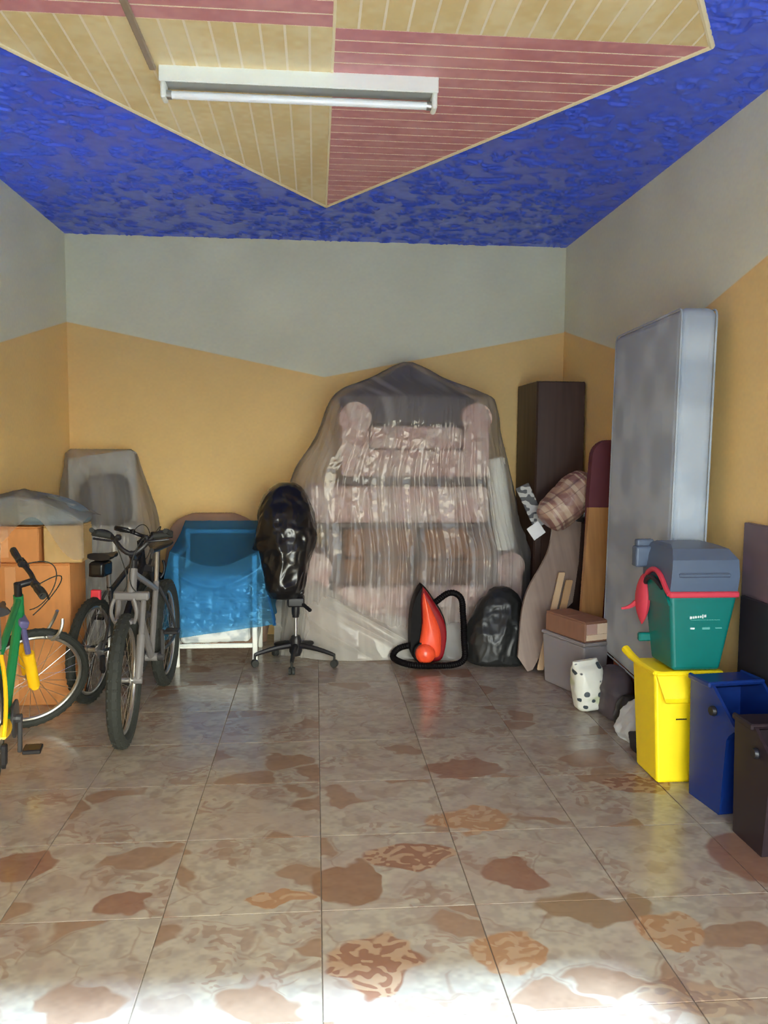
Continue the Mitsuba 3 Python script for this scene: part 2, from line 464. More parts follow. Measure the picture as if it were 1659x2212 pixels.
# ------------------------------------------------------------------ bicycles
def bicycle(key, label, contact, heading, lean, steer, r, frame_mat, fork_mat, lower_mat, stay_mat, bar_half=0.29, rise=0.03, bar_end=False, stand=True, v_brake=True, disc=False, light=False, tyre_w=0.026, leg_r=.021):
    """contact: where the rear tyre stands; heading: angle from +x of rear to front; local x forward, y left, z up."""
    s = r / 0.33
    wb = 1.04 * s
    Mx = trimesh.transformations.translation_matrix((contact[0], contact[1], 0)) @ trimesh.transformations.rotation_matrix(heading, (0, 0, 1)) @ trimesh.transformations.rotation_matrix(lean, (1, 0, 0))
    ax0 = np.array([wb - .045, 0, r])
    tilt = np.array([-0.33, 0, 1.0]) / np.linalg.norm([-.33, 0, 1])
    St = trimesh.transformations.rotation_matrix(steer, tilt, ax0)

    def put(sub, m, mt, front=False, **kw):
        m = m.copy()
        if front:
            m.apply_transform(St)
        m.apply_transform(Mx)
        return add(f'{key}__{sub}', m, mt, **kw)

    def wheel(c, front, i):
        w = 'wheel' + ('' if i == 0 else f'_{i:03d}')
        ph = np.linspace(0, 2 * PI, 65)[:-1]

        def ring(R, a, n=10, sq=1.0):
            t = np.arange(n) * 2 * PI / n
            rr = R + a * np.cos(t)
            P = np.stack([np.cos(ph)[:, None] * rr[None], np.broadcast_to(a * sq * np.sin(t), (64, n)), np.sin(ph)[:, None] * rr[None]], -1)
            return mv(loft(np.concatenate([P, P[:1]]), False, False), c)
        put(w, ring(r - 2 * tyre_w - .008, .011, 8, 1.1), M_alloy, front)
        ty = [ring(r - tyre_w, tyre_w)]
        knobs = []
        for k_ in range(46):
            a = 2 * PI * k_ / 46
            for y in (-.016, -.005 + .01 * (k_ % 2), .016):
                q = rbox(-.007, .007, -.005, .005, -.003, .004, .002)
                q.apply_transform(trimesh.transformations.rotation_matrix(-a + PI / 2, (0, 1, 0)))
                d = r - .0035 - (.004 if abs(y) > .01 else 0)
                knobs.append(mv(q, (c[0] + d * math.cos(a), y * tyre_w / .026, c[2] + d * math.sin(a))))
        put(w + '__tyre', cat(*ty, *knobs), M_tyre, front)
        sp = []
        for k_ in range(28):
            a = 2 * PI * k_ / 28
            side = .028 if k_ % 2 else -.028
            b = a + (.6 if k_ % 4 < 2 else -.6)
            sp.append(bar((c[0] + .02 * math.cos(b), side, c[2] + .02 * math.sin(b)), (c[0] + (r - .06) * math.cos(a), 0, c[2] + (r - .06) * math.sin(a)), .0013, 4))
        put(w + '__spoke', cat(*sp), M_steel, front, kind='stuff')
        put(w + '__hub', cat(mv(lathe([(0, -.05), (.012, -.05), (.012, -.034), (.026, -.033), (.026, -.028), (.014, -.02), (.014, .02), (.026, .028), (.026, .033), (.012, .034), (.012, .05), (0, .05)], 16, 'y'), c)), M_alloy, front)
        if disc:
            put(w + '__brake_disc', mv(lathe([(.02, .036), (.075, .036), (.075, .038), (.02, .038)], 28, 'y'), c), M_steel, front)
    rear, fr = np.array([0, 0, r]), np.array([wb, 0, r])
    wheel(rear, False, 0)
    wheel(fr, True, 1)
    bb = np.array([.425 * s, 0, r - .045])
    seat = np.array([.26 * s, 0, r + .36 * s])
    head = [ax0 + tilt * (h * s) for h in (.425, .55)]
    fm = [bar(bb, seat, .017, 10), bar(seat + [0.01, 0, -.04], head[1] - tilt * .02, .017, 10), bar(bb, head[0] + tilt * .02, .022, 10), bar(head[0], head[1], .024, 12),
          lathe([(0, -.036), (.024, -.036), (.024, .036), (0, .036)], 16, 'y', bb)]
    put('frame', cat(*fm), frame_mat)
    st = []
    for y in (-1, 1):
        st += [tube(curve([bb + [-.03, .02 * y, 0], bb + [-.14, .045 * y, .01], rear + [0, .062 * y, 0]], 10), .010, 8), tube(curve([seat + [-.01, .012 * y, -.03], seat + [-.08, .04 * y, -.13], rear + [0, .062 * y, 0]], 10), .009, 8)]
    put('rear_stays', cat(*st), stay_mat)
    put('seat_post', bar(seat - [-.01, 0, .06], seat + [-.035, 0, .17 * s], .0135, 10), M_alloy)
    top = seat + [-.045, 0, .185 * s]
    sd = []
    for t in np.linspace(0, 1, 12):
        w = .012 + .062 * smooth(t)
        th = np.arange(14) * 2 * PI / 14
        sd.append(np.stack([np.full(14, top[0] + .15 - .27 * t), w * np.cos(th), top[2] + .010 + .016 * np.sin(th) * (1 + .5 * t) + .018 * t * t], 1))
    put('saddle', loft(sd), M_black)
    ch = [mv(lathe([(.02, -.004), (.088, -.003), (.088, .003), (.02, .004)], 40, 'y'), bb + [0, -.045, 0]), mv(lathe([(.02, -.004), (.062, -.003), (.062, .003), (.02, .004)], 30, 'y'), bb + [0, -.036, 0])]
    put('crankset', cat(*ch, rbox(bb[0] - .012, bb[0] + .012, -.075, -.055, bb[2] - .16, bb[2] + .02, .004), rbox(bb[0] - .012, bb[0] + .012, .055, .075, bb[2] - .02, bb[2] + .16, .004), bar(bb + [0, -.07, 0], bb + [0, .07, 0], .021, 10)), M_dark_paint)
    for y, z in ((-.12, -.15), (.12, .15)):
        put('pedal', rbox(bb[0] - .045, bb[0] + .045, y - .04, y + .04, bb[2] + z - .01, bb[2] + z + .01, .004), M_black)
    put('cassette', mv(lathe([(.01, -.030), (.03, -.030), (.052, -.052), (.01, -.054)], 28, 'y'), rear), M_steel)
    put('derailleur', cat(rbox(-.015, .02, -.075, -.05, r - .12, r - .03, .006), mv(lathe([(0, -.006), (.022, -.006), (.022, .006), (0, .006)], 16, 'y'), (.02, -.06, r - .12))), M_black)
    put('chain', tube(curve([bb + [0, -.046, .087], bb * .5 + rear * .5 + [0, -.046, .07], rear + [0, -.046, .045]], 8), .004, 5), M_rubber)
    # the fork and what turns with it
    cr = head[0] - tilt * .012
    legs = []
    for y in (-1, 1):
        a, b = cr + [0, .062 * y, -.005], fr + [-.005, .062 * y, 0]
        mid = a * .45 + b * .55
        put('fork_leg', bar(a, mid, .0145, 10), fork_mat, True)
        put('fork_leg__slider', cat(bar(mid + (a - b) * .08, b, leg_r, 12), lathe([(0, -.02), (.02, -.02), (.02, .02), (0, .02)], 12, 'y', b)), lower_mat, True) if y < 0 else put('fork_leg_001__slider', cat(bar(mid + (a - b) * .08, b, leg_r, 12), lathe([(0, -.02), (.02, -.02), (.02, .02), (0, .02)], 12, 'y', b)), lower_mat, True)
    put('fork_crown', rbox(cr[0] - .026, cr[0] + .026, -.09, .09, cr[2] - .025, cr[2] + .02, .012), fork_mat, True)
    if v_brake:
        for y in (-1, 1):
            q = fr + [.035, 0, r + .01]
            put('brake_arm', cat(tube(curve([q + [-.02, .045 * y, -.05], q + [0, .06 * y, .0], q + [0, .045 * y, .075]], 8), .009, 7), rbox(q[0] - .045, q[0] + .02, *sorted((.018 * y, .045 * y)), q[2] - .05, q[2] - .03, .005)), M_alloy if lower_mat == M_yellow_paint else lower_mat, True)
    stem0 = head[1] + tilt * .055
    stem1 = stem0 + [.07, 0, .035]
    put('stem', cat(bar(head[1], stem0 + tilt * .012, .019, 12), bar(stem0, stem1, .017, 12)), M_black, True)
    hb = curve([stem1 + [-.045, y * bar_half, rise + .012 * abs(y)] if abs(y) > .5 else stem1 + [0, y * bar_half, rise * abs(y)] for y in (-1, -.6, -.2, 0, .2, .6, 1)], 30)
    put('handlebar', tube(hb, .0125, 10), M_black, True)
    for y in (-1, 1):
        e = hb[-1] if y > 0 else hb[0]
        i_ = hb[-7] if y > 0 else hb[6]
        put('grip', bar(e + (e - i_) * .02, i_, .0175, 12), M_rubber, True)
        d = (e - i_) / np.linalg.norm(e - i_)
        root = i_ - d * .035
        put('brake_lever', cat(tube(curve([root, root + [.035, 0, -.012], root + [.048, 0, -.02] + d * .05, root + [.045, 0, -.024] + d * .12], 12), .006, 7), mv(rbox(-.016, .02, -.014, .014, -.016, .014, .006), root)), M_black, True)
        if bar_end:
            put('bar_end', tube(curve([e - d * .012, e - d * .012 + [.05, 0, .015], e - d * .02 + [.12, 0, .03]], 8), .0125, 10), M_rubber, True)
        put('cable', tube(curve([root + [.02, 0, 0], stem1 + [.11, .05 * y, .05], stem1 + [.10, .01 * y, -.08], cr + [.05, .03 * y, .03]], 20), .0028, 5), M_rubber, True)
    if stand:
        put('kickstand', bar((.16 * s, .05, r - .05), (.10 * s, .075, .012), .008, 8), M_black)
    if light:
        put('rear_reflector', rbox(top[0] - .155, top[0] - .125, -.025, .032, top[2] - .23, top[2] - .165, .008), M_red_lens, label='small bright red reflector')
        put('reflector_bracket', cat(bar((top[0] - .02, 0, top[2] - .19), (top[0] - .13, 0, top[2] - .195), .006, 6), bar((top[0] - .13, -.012, top[2] - .23), (top[0] - .09, -.012, top[2] - .32), .005, 6)), M_alloy)
        b = crumpled(hull([[top[0] + x, y, top[2] + z] for x in (-.16, -.02) for y in (-.045, .045) for z in (-.12, -.035)]).subdivide().subdivide().subdivide(), .004, 20)
        put('saddle_bag', trimesh.smoothing.filter_laplacian(b, iterations=4), M_bag)
    lab(key, label, 'bicycle')


def smooth(t):
    t = min(max(t, 0), 1)
    return t * t * (3 - 2 * t)


# grey bicycle facing the camera, black one with its rear to the camera, yellow forked one at the left edge
bicycle('mountain_bike', 'grey mountain bike with its knobbly front tyre facing the camera, beside the blue sheet', (-0.94, 5.13), -PI / 2 - .012, .0, .06, .335,
        M_gray_paint, M_gray_paint, M_gray_paint, M_dark_paint, bar_half=.20, rise=.09, bar_end=True, stand=False, tyre_w=.034)
bicycle('mountain_bike_001', 'black bike with a red rear reflector, standing between the cardboard boxes and the grey bike', (-1.315, 4.80), PI / 2 - .15, .03, -.15, .31,
        M_black, M_dark_paint, M_dark_paint, M_dark_paint, bar_half=.2, light=True)
bicycle('mountain_bike_002', 'green and purple bike with a yellow suspension fork, cut off by the left edge', (-1.365, 3.40), PI / 2 + .18, .03, -1.18, .295,
        M_green_paint, M_purple_paint, M_yellow_paint, M_yellow_paint, bar_half=.27, stand=False, tyre_w=.02, leg_r=.029)


# ------------------------------------------------------------------ left: boxes, film, chest, blue sheet
def carton(key, x0, x1, y0, y1, z0, z1, rz, m, label, category='box', tape=True, group=None):
    c = ((x0 + x1) / 2, (y0 + y1) / 2)
    w, d = (x1 - x0) / 2, (y1 - y0) / 2
    add(key, mv(rbox(-w, w, -d, d, z0, z1 - .008, .006), (*c, 0), rz), m, label=label, category=category, group=group)
    nm = key if key in scene else key
    add(nm + '__flap', mv(rbox(-w + .001, w - .001, -d + .001, -.002, z1 - .008, z1, .003), (*c, 0), rz), m)
    add(nm + '__flap', mv(rbox(-w + .001, w - .001, .002, d - .001, z1 - .008, z1, .003), (*c, 0), rz), m)
    if tape:
        t = min(.06, w * .6)
        add(nm + '__tape', mv(rbox(-w - .0015, w + .0015, -t / 2, t / 2, z1 - .0005, z1 + .0012, .0005), (*c, 0), rz), M_tape)
        add(nm + '__tape', mv(rbox(-w * .55, -w * .55 + t, -d - .0015, -d + .001, z0 + .03, z1 - .02, .0005), (*c, 0), rz), M_tape)


carton('cardboard_box', -1.87, -1.405, 4.74, 5.06, 0, .83, 0, M_card, 'large orange-brown cardboard box on the floor behind the yellow-forked bike')
carton('cardboard_box_001', -1.87, -1.575, 4.76, 5.03, .832, 1.04, -.03, M_card, 'small orange-brown taped box on the left of the large box')
carton('cardboard_box_002', -1.555, -1.345, 4.75, 5.02, .832, 1.045, .05, M_card_tan, 'small pale tan box on the right end of the large box', tape=False)


def bundle(P, th, z):
    return crumple(P, .028, 6, 3)


M_bundle = pr('blue_grey_cloth', mikit.proc(lambda p, n, uv: mix(mix(L3((112, 118, 108)), L3((96, 120, 138)), smoothstep(.35, .65, noise(p.x * 5, p.y * 5, p.z * 5))), L3((150, 152, 150)), smoothstep(.6, .8, fbm(p.x * 14, p.y * 14, p.z * 14)))), 0.6)
add('cloth_bundle', rings_of([(1.05, -1.86, -1.36, 4.78, 5.06), (1.08, -1.87, -1.34, 4.76, 5.09), (1.14, -1.87, -1.38, 4.78, 5.08), (1.19, -1.85, -1.48, 4.82, 5.06), (1.225, -1.76, -1.62, 4.9, 5.0)], 90, 40, 2.6,
    lambda P, th, z: crumple(P, .014, 7, 3)), M_bundle, label='blue-grey cloth bundle on top of the small cardboard boxes', category='bundle')
u, v = np.meshgrid(np.linspace(0, 1, 70), np.linspace(0, 1, 50), indexing='ij')
P = np.zeros((70, 50, 3))
P[..., 0] = -1.885 + .57 * u
P[..., 1] = np.where(v < .55, 5.12 - .41 * (v / .55), 4.71)
zt = np.interp(u, [0, .3, .6, .85, 1], [1.21, 1.245, 1.21, 1.15, 1.10])
P[..., 2] = np.where(v < .55, zt - .03 * np.abs(v / .55 - .5) * 2, zt - .03 - (v - .55) / .45 * (.17 + .08 * np.sin(u * 9) + .14 * (u < .2)))
P[..., 2] += crumple(P, .012, 8, 5) * (v < .55)
P[..., 1] += crumple(P, .010, 9, 6) * (v >= .55)
add('plastic_sheet', single(P), M_film, smooth=True, label='clear plastic sheet laid over the cloth bundle and cardboard boxes', category='plastic sheet')

# chest with a headboard and a cushion in the back left corner, under a film
M_pale = pr('pale_grey_panel', (182, 184, 178), 0.5)
M_dark_gray = pr('dark_grey_fabric', (92, 94, 92), 0.8, 0.2)
k = 'chest_of_drawers'
add(k + '__body', rbox(-1.82, -1.32, 6.0, 6.4, 0, .92, .01), M_pale)
for j in range(3):
    add(k + '__drawer', rbox(-1.80, -1.34, 5.985, 6.0, .06 + .28 * j, .32 + .28 * j, .005), M_pale)
    add(k + '__drawer' + ('' if j == 0 else f'_{j:03d}') + '__knob', lathe([(0, 0), (.012, .004), (.014, .014), (0, .02)], 14, 'y', (-1.57, 5.965, .19 + .28 * j)), M_alloy)
lab(k, 'pale grey chest of drawers under the plastic film in the back left corner', 'chest of drawers')
add('headboard', hull([[x, y, z] for y in (6.30, 6.34) for x, z in ((-1.86, .93), (-1.36, .93), (-1.86, 1.40), (-1.40, 1.47), (-1.36, 1.45))]), M_pale, label='pale panel standing on the chest of drawers under the film', category='panel')
add('cushion', rings_of([(.925, -1.68, -1.40, 6.08, 6.22), (.98, -1.74, -1.36, 6.04, 6.26), (1.15, -1.74, -1.36, 6.06, 6.27), (1.27, -1.66, -1.42, 6.12, 6.26), (1.29, -1.6, -1.46, 6.16, 6.24)], 60, 30, 2.6), M_dark_gray,
    label='dark grey rounded cushion on the chest of drawers under the film', category='cushion')


def folds(amp_of_z, k, seed, sharp=2.0):
    def fn(P, th, z):
        a = amp_of_z(z)
        xm, xh = (P[..., 0].max(1) + P[..., 0].min(1))[:, None] / 2, (P[..., 0].max(1) - P[..., 0].min(1))[:, None] / 2
        q = np.stack([(P[..., 0] - xm) / (.35 + .65 * xh) * k, P[..., 1] * k, z * .35 + 0 * th], -1)
        r = 1 - np.abs(2 * meshkit.noise(q, seed) - 1)
        r2 = 1 - np.abs(2 * meshkit.noise(q * np.array([2.6, 2.6, 1.4]), seed + 1) - 1)
        r3 = 1 - np.abs(2 * meshkit.noise(q * np.array([6, 6, 3.0]), seed + 2) - 1)
        return a * (.6 * r ** sharp + .4 * r2 ** (2 * sharp) + .05 * r3 ** 3 - .26) + .009 * (meshkit.fbm(P * 14, 3, seed) - .5)
    return fn


add('plastic_sheet_001', rings_of([(.0, -1.86, -1.20, 5.93, 6.42), (.5, -1.86, -1.20, 5.93, 6.42), (.85, -1.86, -1.20, 5.94, 6.42), (1.15, -1.86, -1.27, 6.0, 6.42), (1.36, -1.86, -1.34, 6.14, 6.43), (1.44, -1.87, -1.36, 6.22, 6.40), (1.475, -1.84, -1.40, 6.28, 6.36)],
    220, 90, 5, folds(lambda z: .04 * np.clip((1.48 - z) / .5, 0, 1), 5, 11), cap0=False), M_film, smooth=True, label='clear plastic film draped over the chest of drawers in the back left corner', category='plastic sheet')

M_tan = pr('tan_cloth', mikit.proc(lambda p, n, uv: mix(L3((168, 132, 108)), L3((140, 116, 104)), noise(p.x * 12, p.y * 12, p.z * 12))), .7)
add('wrapped_bundle', rings_of([(0, -1.14, -.38, 6.14, 6.42), (.4, -1.15, -.36, 6.14, 6.44), (.8, -1.12, -.4, 6.16, 6.43), (.93, -1.06, -.5, 6.2, 6.42), (.985, -.95, -.62, 6.26, 6.4)], 90, 50, 3, lambda P, th, z: crumple(P, .012, 6, 8)), M_tan,
    label='tan wrapped bundle against the back wall behind the blue sheet', category='bundle')
k = 'metal_stand'
TX0, TX1, TY0, TY1 = -0.955, -0.395, 5.50, 6.06
for x, y, h in ((TX0, TY0, .77), (TX1 - .034, TY0, .77), (TX0, TY1 - .034, .90), (TX1 - .034, TY1 - .034, .90)):
    add(k + '__leg', rbox(x, x + .034, y, y + .034, 0, h, .006), M_white_metal)
add(k + '__rail', rbox(TX0 + .034, TX1 - .034, TY0 + .008, TY0 + .028, .13, .16, .004), M_white_metal)
add(k + '__rail', rbox(TX0 + .034, TX1 - .034, TY1 - .028, TY1 - .008, .86, .89, .004), M_white_metal)
for x in (TX0 + .007, TX1 - .027):
    for z in (.13, .75):
        add(k + '__rail', rbox(x, x + .02, TY0 + .034, TY1 - .034, z, z + .03, .004), M_white_metal)
lab(k, 'white metal frame with thin legs standing under the blue plastic sheet', 'stand')
M_foam = pr('white_crumple', mikit.proc(lambda p, n, uv: mix(L3((226, 228, 224)), L3((176, 184, 186)), smoothstep(.4, .7, fbm(p.x * 16, p.y * 16, p.z * 16)))), .5)
add('foam_block', crumpled(rbox(TX0 + .04, TX1 - .05, TY0 + .035, TY1 - .06, .165, .62, .03).subdivide().subdivide().subdivide().subdivide(), .02, 9, 2), M_foam, label='white crumpled packing foam inside the white stand behind the blue sheet', category='packing foam')
nu, nv = 110, 130
u, v = np.meshgrid(np.linspace(0, 1, nu), np.linspace(0, 1, nv), indexing='ij')
# the sheet: across the top from the back edge, over the front edge, down to its lower hem
sag = np.sin(PI * u)
vb = .34
a = np.clip(v / vb, 0, 1)
b = np.clip((v - vb) / (1 - vb), 0, 1)
P = np.zeros((nu, nv, 3))
half = .285 + .01 * a + .085 * b
P[..., 0] = (TX0 + TX1) / 2 + (2 * u - 1) * half + .02 * b - .06 * b * (1 - u)
hem = .20 + .11 * u
front_z = .80 - .10 * sag ** 1.2
P[..., 1] = np.where(v < vb, TY1 + .02 - (TY1 - TY0 + .05) * a, TY0 - .03 - .055 * b)
P[..., 2] = np.where(v < vb, .95 * (1 - a) + front_z * a + .0 * sag - .02 * np.sin(PI * a), front_z + (hem - front_z) * b)
swag = np.exp(-((P[..., 2] - (.70 - .13 * sag)) / .022) ** 2) * sag
P[..., 1] -= np.where(v >= vb, .035 * swag, 0)
P[..., 1] += np.where(v >= vb, crumple(P, .016, 11, 4) * np.clip(b * 4 - 1, 0, 1), 0)
P[..., 2] += np.where(v < vb, crumple(P, .004, 7, 4), 0)
# its sides hang down as well
lft, rgt = [], []
for side, out in ((0, lft), (nu - 1, rgt)):
    e = P[side]
    sgn = -1 if side == 0 else 1
    for t in np.linspace(0, 1, 26):
        q = e.copy()
        drop = np.where(np.arange(nv) / (nv - 1) < vb, (e[:, 2] - .32) * t, (e[:, 2] - .30).clip(0) * t)
        q[:, 2] -= drop
        q[:, 0] += sgn * (.10 * t * np.where(np.arange(nv) / (nv - 1) < vb, 1, np.clip(1 - b[0], 0, 1)) + .012 * np.sin(np.arange(nv) * .35) * t)
        q[:, 1] += np.where(np.arange(nv) / (nv - 1) < vb, 0, .04 * t * (1 - b[0]))
        out.append(q)
full = np.concatenate([np.array(lft[:0:-1]), P, np.array(rgt[1:])])
add('plastic_sheet_002', single(full), M_film_blue, smooth=True, label='blue translucent plastic sheet draped over the white metal frame', category='plastic sheet')

# ------------------------------------------------------------------ office chair with a bin liner over its seat and back
k = 'office_chair'
cx, cy = -0.135, 5.555
for j in range(5):
    a = math.radians(-22 + 72 * j)
    e = np.array([cx + .285 * math.cos(a), cy + .285 * math.sin(a) * .95, .085])
    add(k + '__base_leg', tube(curve([(cx, cy, .135), (cx + .12 * math.cos(a), cy + .12 * math.sin(a), .125), e], 8), np.linspace(.022, .013, 8), 8), M_black)
    nm = 'caster' + ('' if j == 0 else f'_{j:03d}')
    add(f'{k}__{nm}', cat(mv(lathe([(0, -.022), (.024, -.02), (.026, -.012), (.026, -.004), (.018, 0), (.026, .004), (.026, .012), (.024, .02), (0, .022)], 18, 'y'), (e[0], e[1], .027), a), bar((e[0], e[1], .04), (e[0], e[1], .09), .008, 8)), M_rubber)
add(k + '__hub', lathe([(0, .06), (.03, .06), (.045, .09), (.042, .17), (.028, .2), (0, .2)], 20, at=(cx, cy, 0)), M_black)
add(k + '__gas_column', bar((cx, cy, .1), (cx, cy, .40), .0125, 14), M_steel, label='shiny steel column')
add(k + '__column_cover', lathe([(0, .33), (.022, .33), (.028, .36), (.028, .42), (0, .42)], 18, at=(cx, cy, 0)), M_black)
add(k + '__mechanism', cat(rbox(cx - .055, cx + .06, cy - .06, cy + .07, .41, .475, .012), bar((cx + .05, cy - .05, .43), (cx + .10, cy - .14, .405), .013, 8)), M_black)
add(k + '__seat', bowl((cx - .17, cx + .05, cy - .06, cy + .14), (cx - .18, cx + .06, cy - .07, cy + .16), .475, .53, .02), M_black)
add(k + '__backrest', rbox(cx - .2, cx + .02, cy + .12, cy + .19, .6, 1.15, .03), M_black)
lab(k, 'office chair on a black star base under the glossy bin liner', 'chair')


def bag_skin(amp, freq, seed):
    def fn(P, th, z):
        q = P * np.array([1, 1, .5]) + .12 * meshkit.fbm(P * 4, 2, seed + 3)[..., None]
        return crumple(q, amp, freq, seed)
    return fn


add('bin_liner', rings_of([(.455, -.20, -.16, 5.54, 5.66), (.475, -.31, -.12, 5.46, 5.72), (.55, -.375, -.07, 5.40, 5.78), (.66, -.40, -.05, 5.41, 5.82), (.78, -.415, -.025, 5.42, 5.84), (.92, -.40, -.012, 5.46, 5.85),
    (1.05, -.385, -.03, 5.52, 5.86), (1.15, -.345, -.07, 5.58, 5.86), (1.22, -.28, -.12, 5.64, 5.84), (1.25, -.235, -.165, 5.69, 5.80)], 160, 120, 2.2, bag_skin(.034, 7.5, 21)), M_bag,
    label='glossy black bin liner pulled over the office chair', category='bin bag')
add('bin_liner__neck', crumpled(tube(curve([(-.14, 5.57, .56), (-.135, 5.585, .50), (-.13, 5.6, .45), (-.12, 5.6, .415)], 20), np.interp(np.linspace(0, 1, 20), [0, .4, .7, 1], [.06, .032, .026, .045]), 24), .008, 30, 2), M_bag)
add('bin_liner_001', rings_of([(.0, 1.12, 1.44, 5.40, 5.62), (.03, 1.075, 1.475, 5.37, 5.66), (.12, 1.065, 1.485, 5.36, 5.67), (.25, 1.075, 1.475, 5.38, 5.66), (.36, 1.12, 1.455, 5.42, 5.65), (.46, 1.19, 1.42, 5.47, 5.63), (.515, 1.25, 1.37, 5.52, 5.61), (.53, 1.29, 1.34, 5.54, 5.59)],
    150, 100, 2.4, bag_skin(.028, 8.5, 31)), M_bag_matt, label='dull black full bin liner on the floor to the right of the vacuum cleaner', category='bin bag')


# ------------------------------------------------------------------ stacked sofas under film
def floral(p, n, uv):
    a, b = p.x + p.y * .3, p.z + p.y * .3
    m = .6 * noise(a * 15, b * 15, 1) + .4 * noise(a * 37 + 3, b * 37, 5)
    s = .6 * noise(a * 30, b * 30, 7) + .4 * noise(a * 70, b * 70, 2)
    c = mix(L3((196, 164, 156)), L3((208, 190, 180)), smoothstep(.35, .65, m))
    return mix(c, L3((150, 116, 102)), smoothstep(.58, .72, s) * .55)


M_floral = pr('floral_fabric', mikit.proc(floral), .85, .2)
M_brown_cloth = pr('brown_cloth', mikit.proc(lambda p, n, uv: mix(L3((140, 100, 70)), L3((100, 76, 64)), smoothstep(.4, .6, fbm(p.x * 7, p.y * 7, p.z * 7)))), .85, .2)
M_dark_wood = pr('dark_wood_base', (74, 56, 48), .5)
M_blanket = pr('grey_blanket', (104, 98, 98), .9, .15)


def puff(x0, x1, y0, y1, z0, z1, e=4.0, seed=0):
    h = (z1 - z0) / 2
    lv = []
    for t in np.linspace(-1, 1, 15):
        q = (1 - abs(t) ** e) ** (1 / e)
        q = .80 + .20 * q if abs(t) < .999 else .78
        lv.append((z0 + h + h * t, (x0 + x1) / 2 - (x1 - x0) / 2 * q, (x0 + x1) / 2 + (x1 - x0) / 2 * q, (y0 + y1) / 2 - (y1 - y0) / 2 * q, (y0 + y1) / 2 + (y1 - y0) / 2 * q))
    return rings_of(lv, 72, 26, 6, lambda P, th, z: crumple(P, .006, 6, seed))


def arm(x0, x1, y0, y1, z0, z1):
    r = (x1 - x0) / 2
    poly = Polygon([(x0 + .02, z0), (x1 - .02, z0), (x1 - .02, z1 - 2 * r)] + [((x0 + x1) / 2 + r * math.cos(t), z1 - r + r * math.sin(t)) for t in np.linspace(-.7, PI + .7, 24)] + [(x0 + .02, z1 - 2 * r)])
    return prism(poly.buffer(0), y0, y1)


k = 'sofa'
add(k + '__base', rbox(-.06, 1.54, 5.81, 6.38, .07, .33, .02), M_floral)
add(k + '__skirt', rbox(-.05, 1.53, 5.785, 5.80, .055, .27, .004), M_floral)
for x in (-.02, 1.44):
    for y in (5.82, 6.3):
        add(k + '__leg', bowl((x + .01, x + .05, y + .01, y + .05), (x, x + .06, y, y + .06), 0, .07, .006), M_dark_wood)
add(k + '__seat_cushion', puff(.13, .74, 5.775, 6.2, .33, .50, seed=1), M_floral)
add(k + '__seat_cushion', puff(.75, 1.36, 5.775, 6.2, .33, .50, seed=2), M_floral)
add(k + '__arm', arm(-.10, .12, 5.79, 6.36, .07, .74), M_floral)
add(k + '__arm', arm(1.33, 1.54, 5.81, 6.36, .07, .74), M_floral)
add(k + '__backrest', rbox(.10, 1.40, 6.18, 6.40, .33, .90, .06), M_floral)
lab(k, 'pink floral two seat sofa on the floor, lowest in the stack under the film', 'sofa')
for j, (x0, x1, z0, z1, m) in enumerate(((.16, .70, .50, .70, M_brown_cloth), (.74, 1.34, .50, .69, M_brown_cloth), (.20, .74, .70, .92, M_brown_cloth), (.78, 1.32, .69, .92, M_brown_cloth))):
    add('cushion', puff(x0, x1, 5.80, 6.17, z0, z1, seed=5 + j), m, category='cushion', group='loose cushions on the lower sofa',
        label=('lower left one of four brown cushions piled on the lowest sofa', 'lower right one of four brown cushions piled on the lowest sofa', 'upper left one of four brown cushions piled on the lowest sofa', 'upper right one of four brown cushions piled on the lowest sofa')[j])
k = 'ottoman'
add(k + '__body', rbox(-.06, 1.27, 5.80, 6.39, .955, 1.225, .045), M_floral)
add(k + '__frame', rbox(-.02, 1.24, 5.83, 6.36, .92, .957, .006), M_dark_wood)
lab(k, 'wide pink floral upholstered base lying on the cushions in the middle of the stack', 'ottoman')
k = 'armchair'
add(k + '__base', rbox(.19, 1.25, 5.84, 6.36, 1.228, 1.30, .012), M_dark_wood)
add(k + '__seat', rbox(.20, 1.24, 5.80, 6.30, 1.29, 1.49, .03), M_floral)
for j in range(4):
    add(k + '__pleat', rbox(.385 + .168 * j, .54 + .168 * j, 5.782, 5.80, 1.30, 1.485, .008), M_floral)
add(k + '__seat_cushion', puff(.38, 1.07, 5.78, 6.16, 1.49, 1.66, seed=9), M_floral)
add(k + '__arm', arm(.17, .40, 5.79, 6.30, 1.30, 1.825), M_floral)
add(k + '__arm', arm(1.05, 1.27, 5.79, 6.30, 1.30, 1.825), M_floral)
add(k + '__backrest', rbox(.30, 1.14, 6.14, 6.38, 1.49, 1.88, .08), M_floral)
lab(k, 'pink floral armchair with rolled arms at the top of the stack under the film', 'armchair')
u, v = np.meshgrid(np.linspace(0, 1, 60), np.linspace(0, 1, 50), indexing='ij')
ridge = np.interp(u, [0, .18, .5, .82, 1], [1.86, 1.95, 2.125, 1.95, 1.86])
x0 = np.interp(v, [0, .45, 1], [.24, .17, .40])
x1 = np.interp(v, [0, .45, 1], [1.16, 1.23, 1.05])
P = np.zeros((60, 50, 3))
P[..., 0] = x0 + (x1 - x0) * u
P[..., 1] = np.interp(v, [0, .45, 1], [6.40, 6.24, 5.80])
low = np.interp(v, [0, .45], [.1, 0])
t = np.clip((v - .45) / .55, 0, 1)
P[..., 2] = np.where(v < .45, ridge - low, ridge * (1 - t) + (1.675 + 0 * u) * t + .05 * np.sin(PI * t) * np.sin(PI * u)) + .01 * crumple(P, 1, 5, 3)
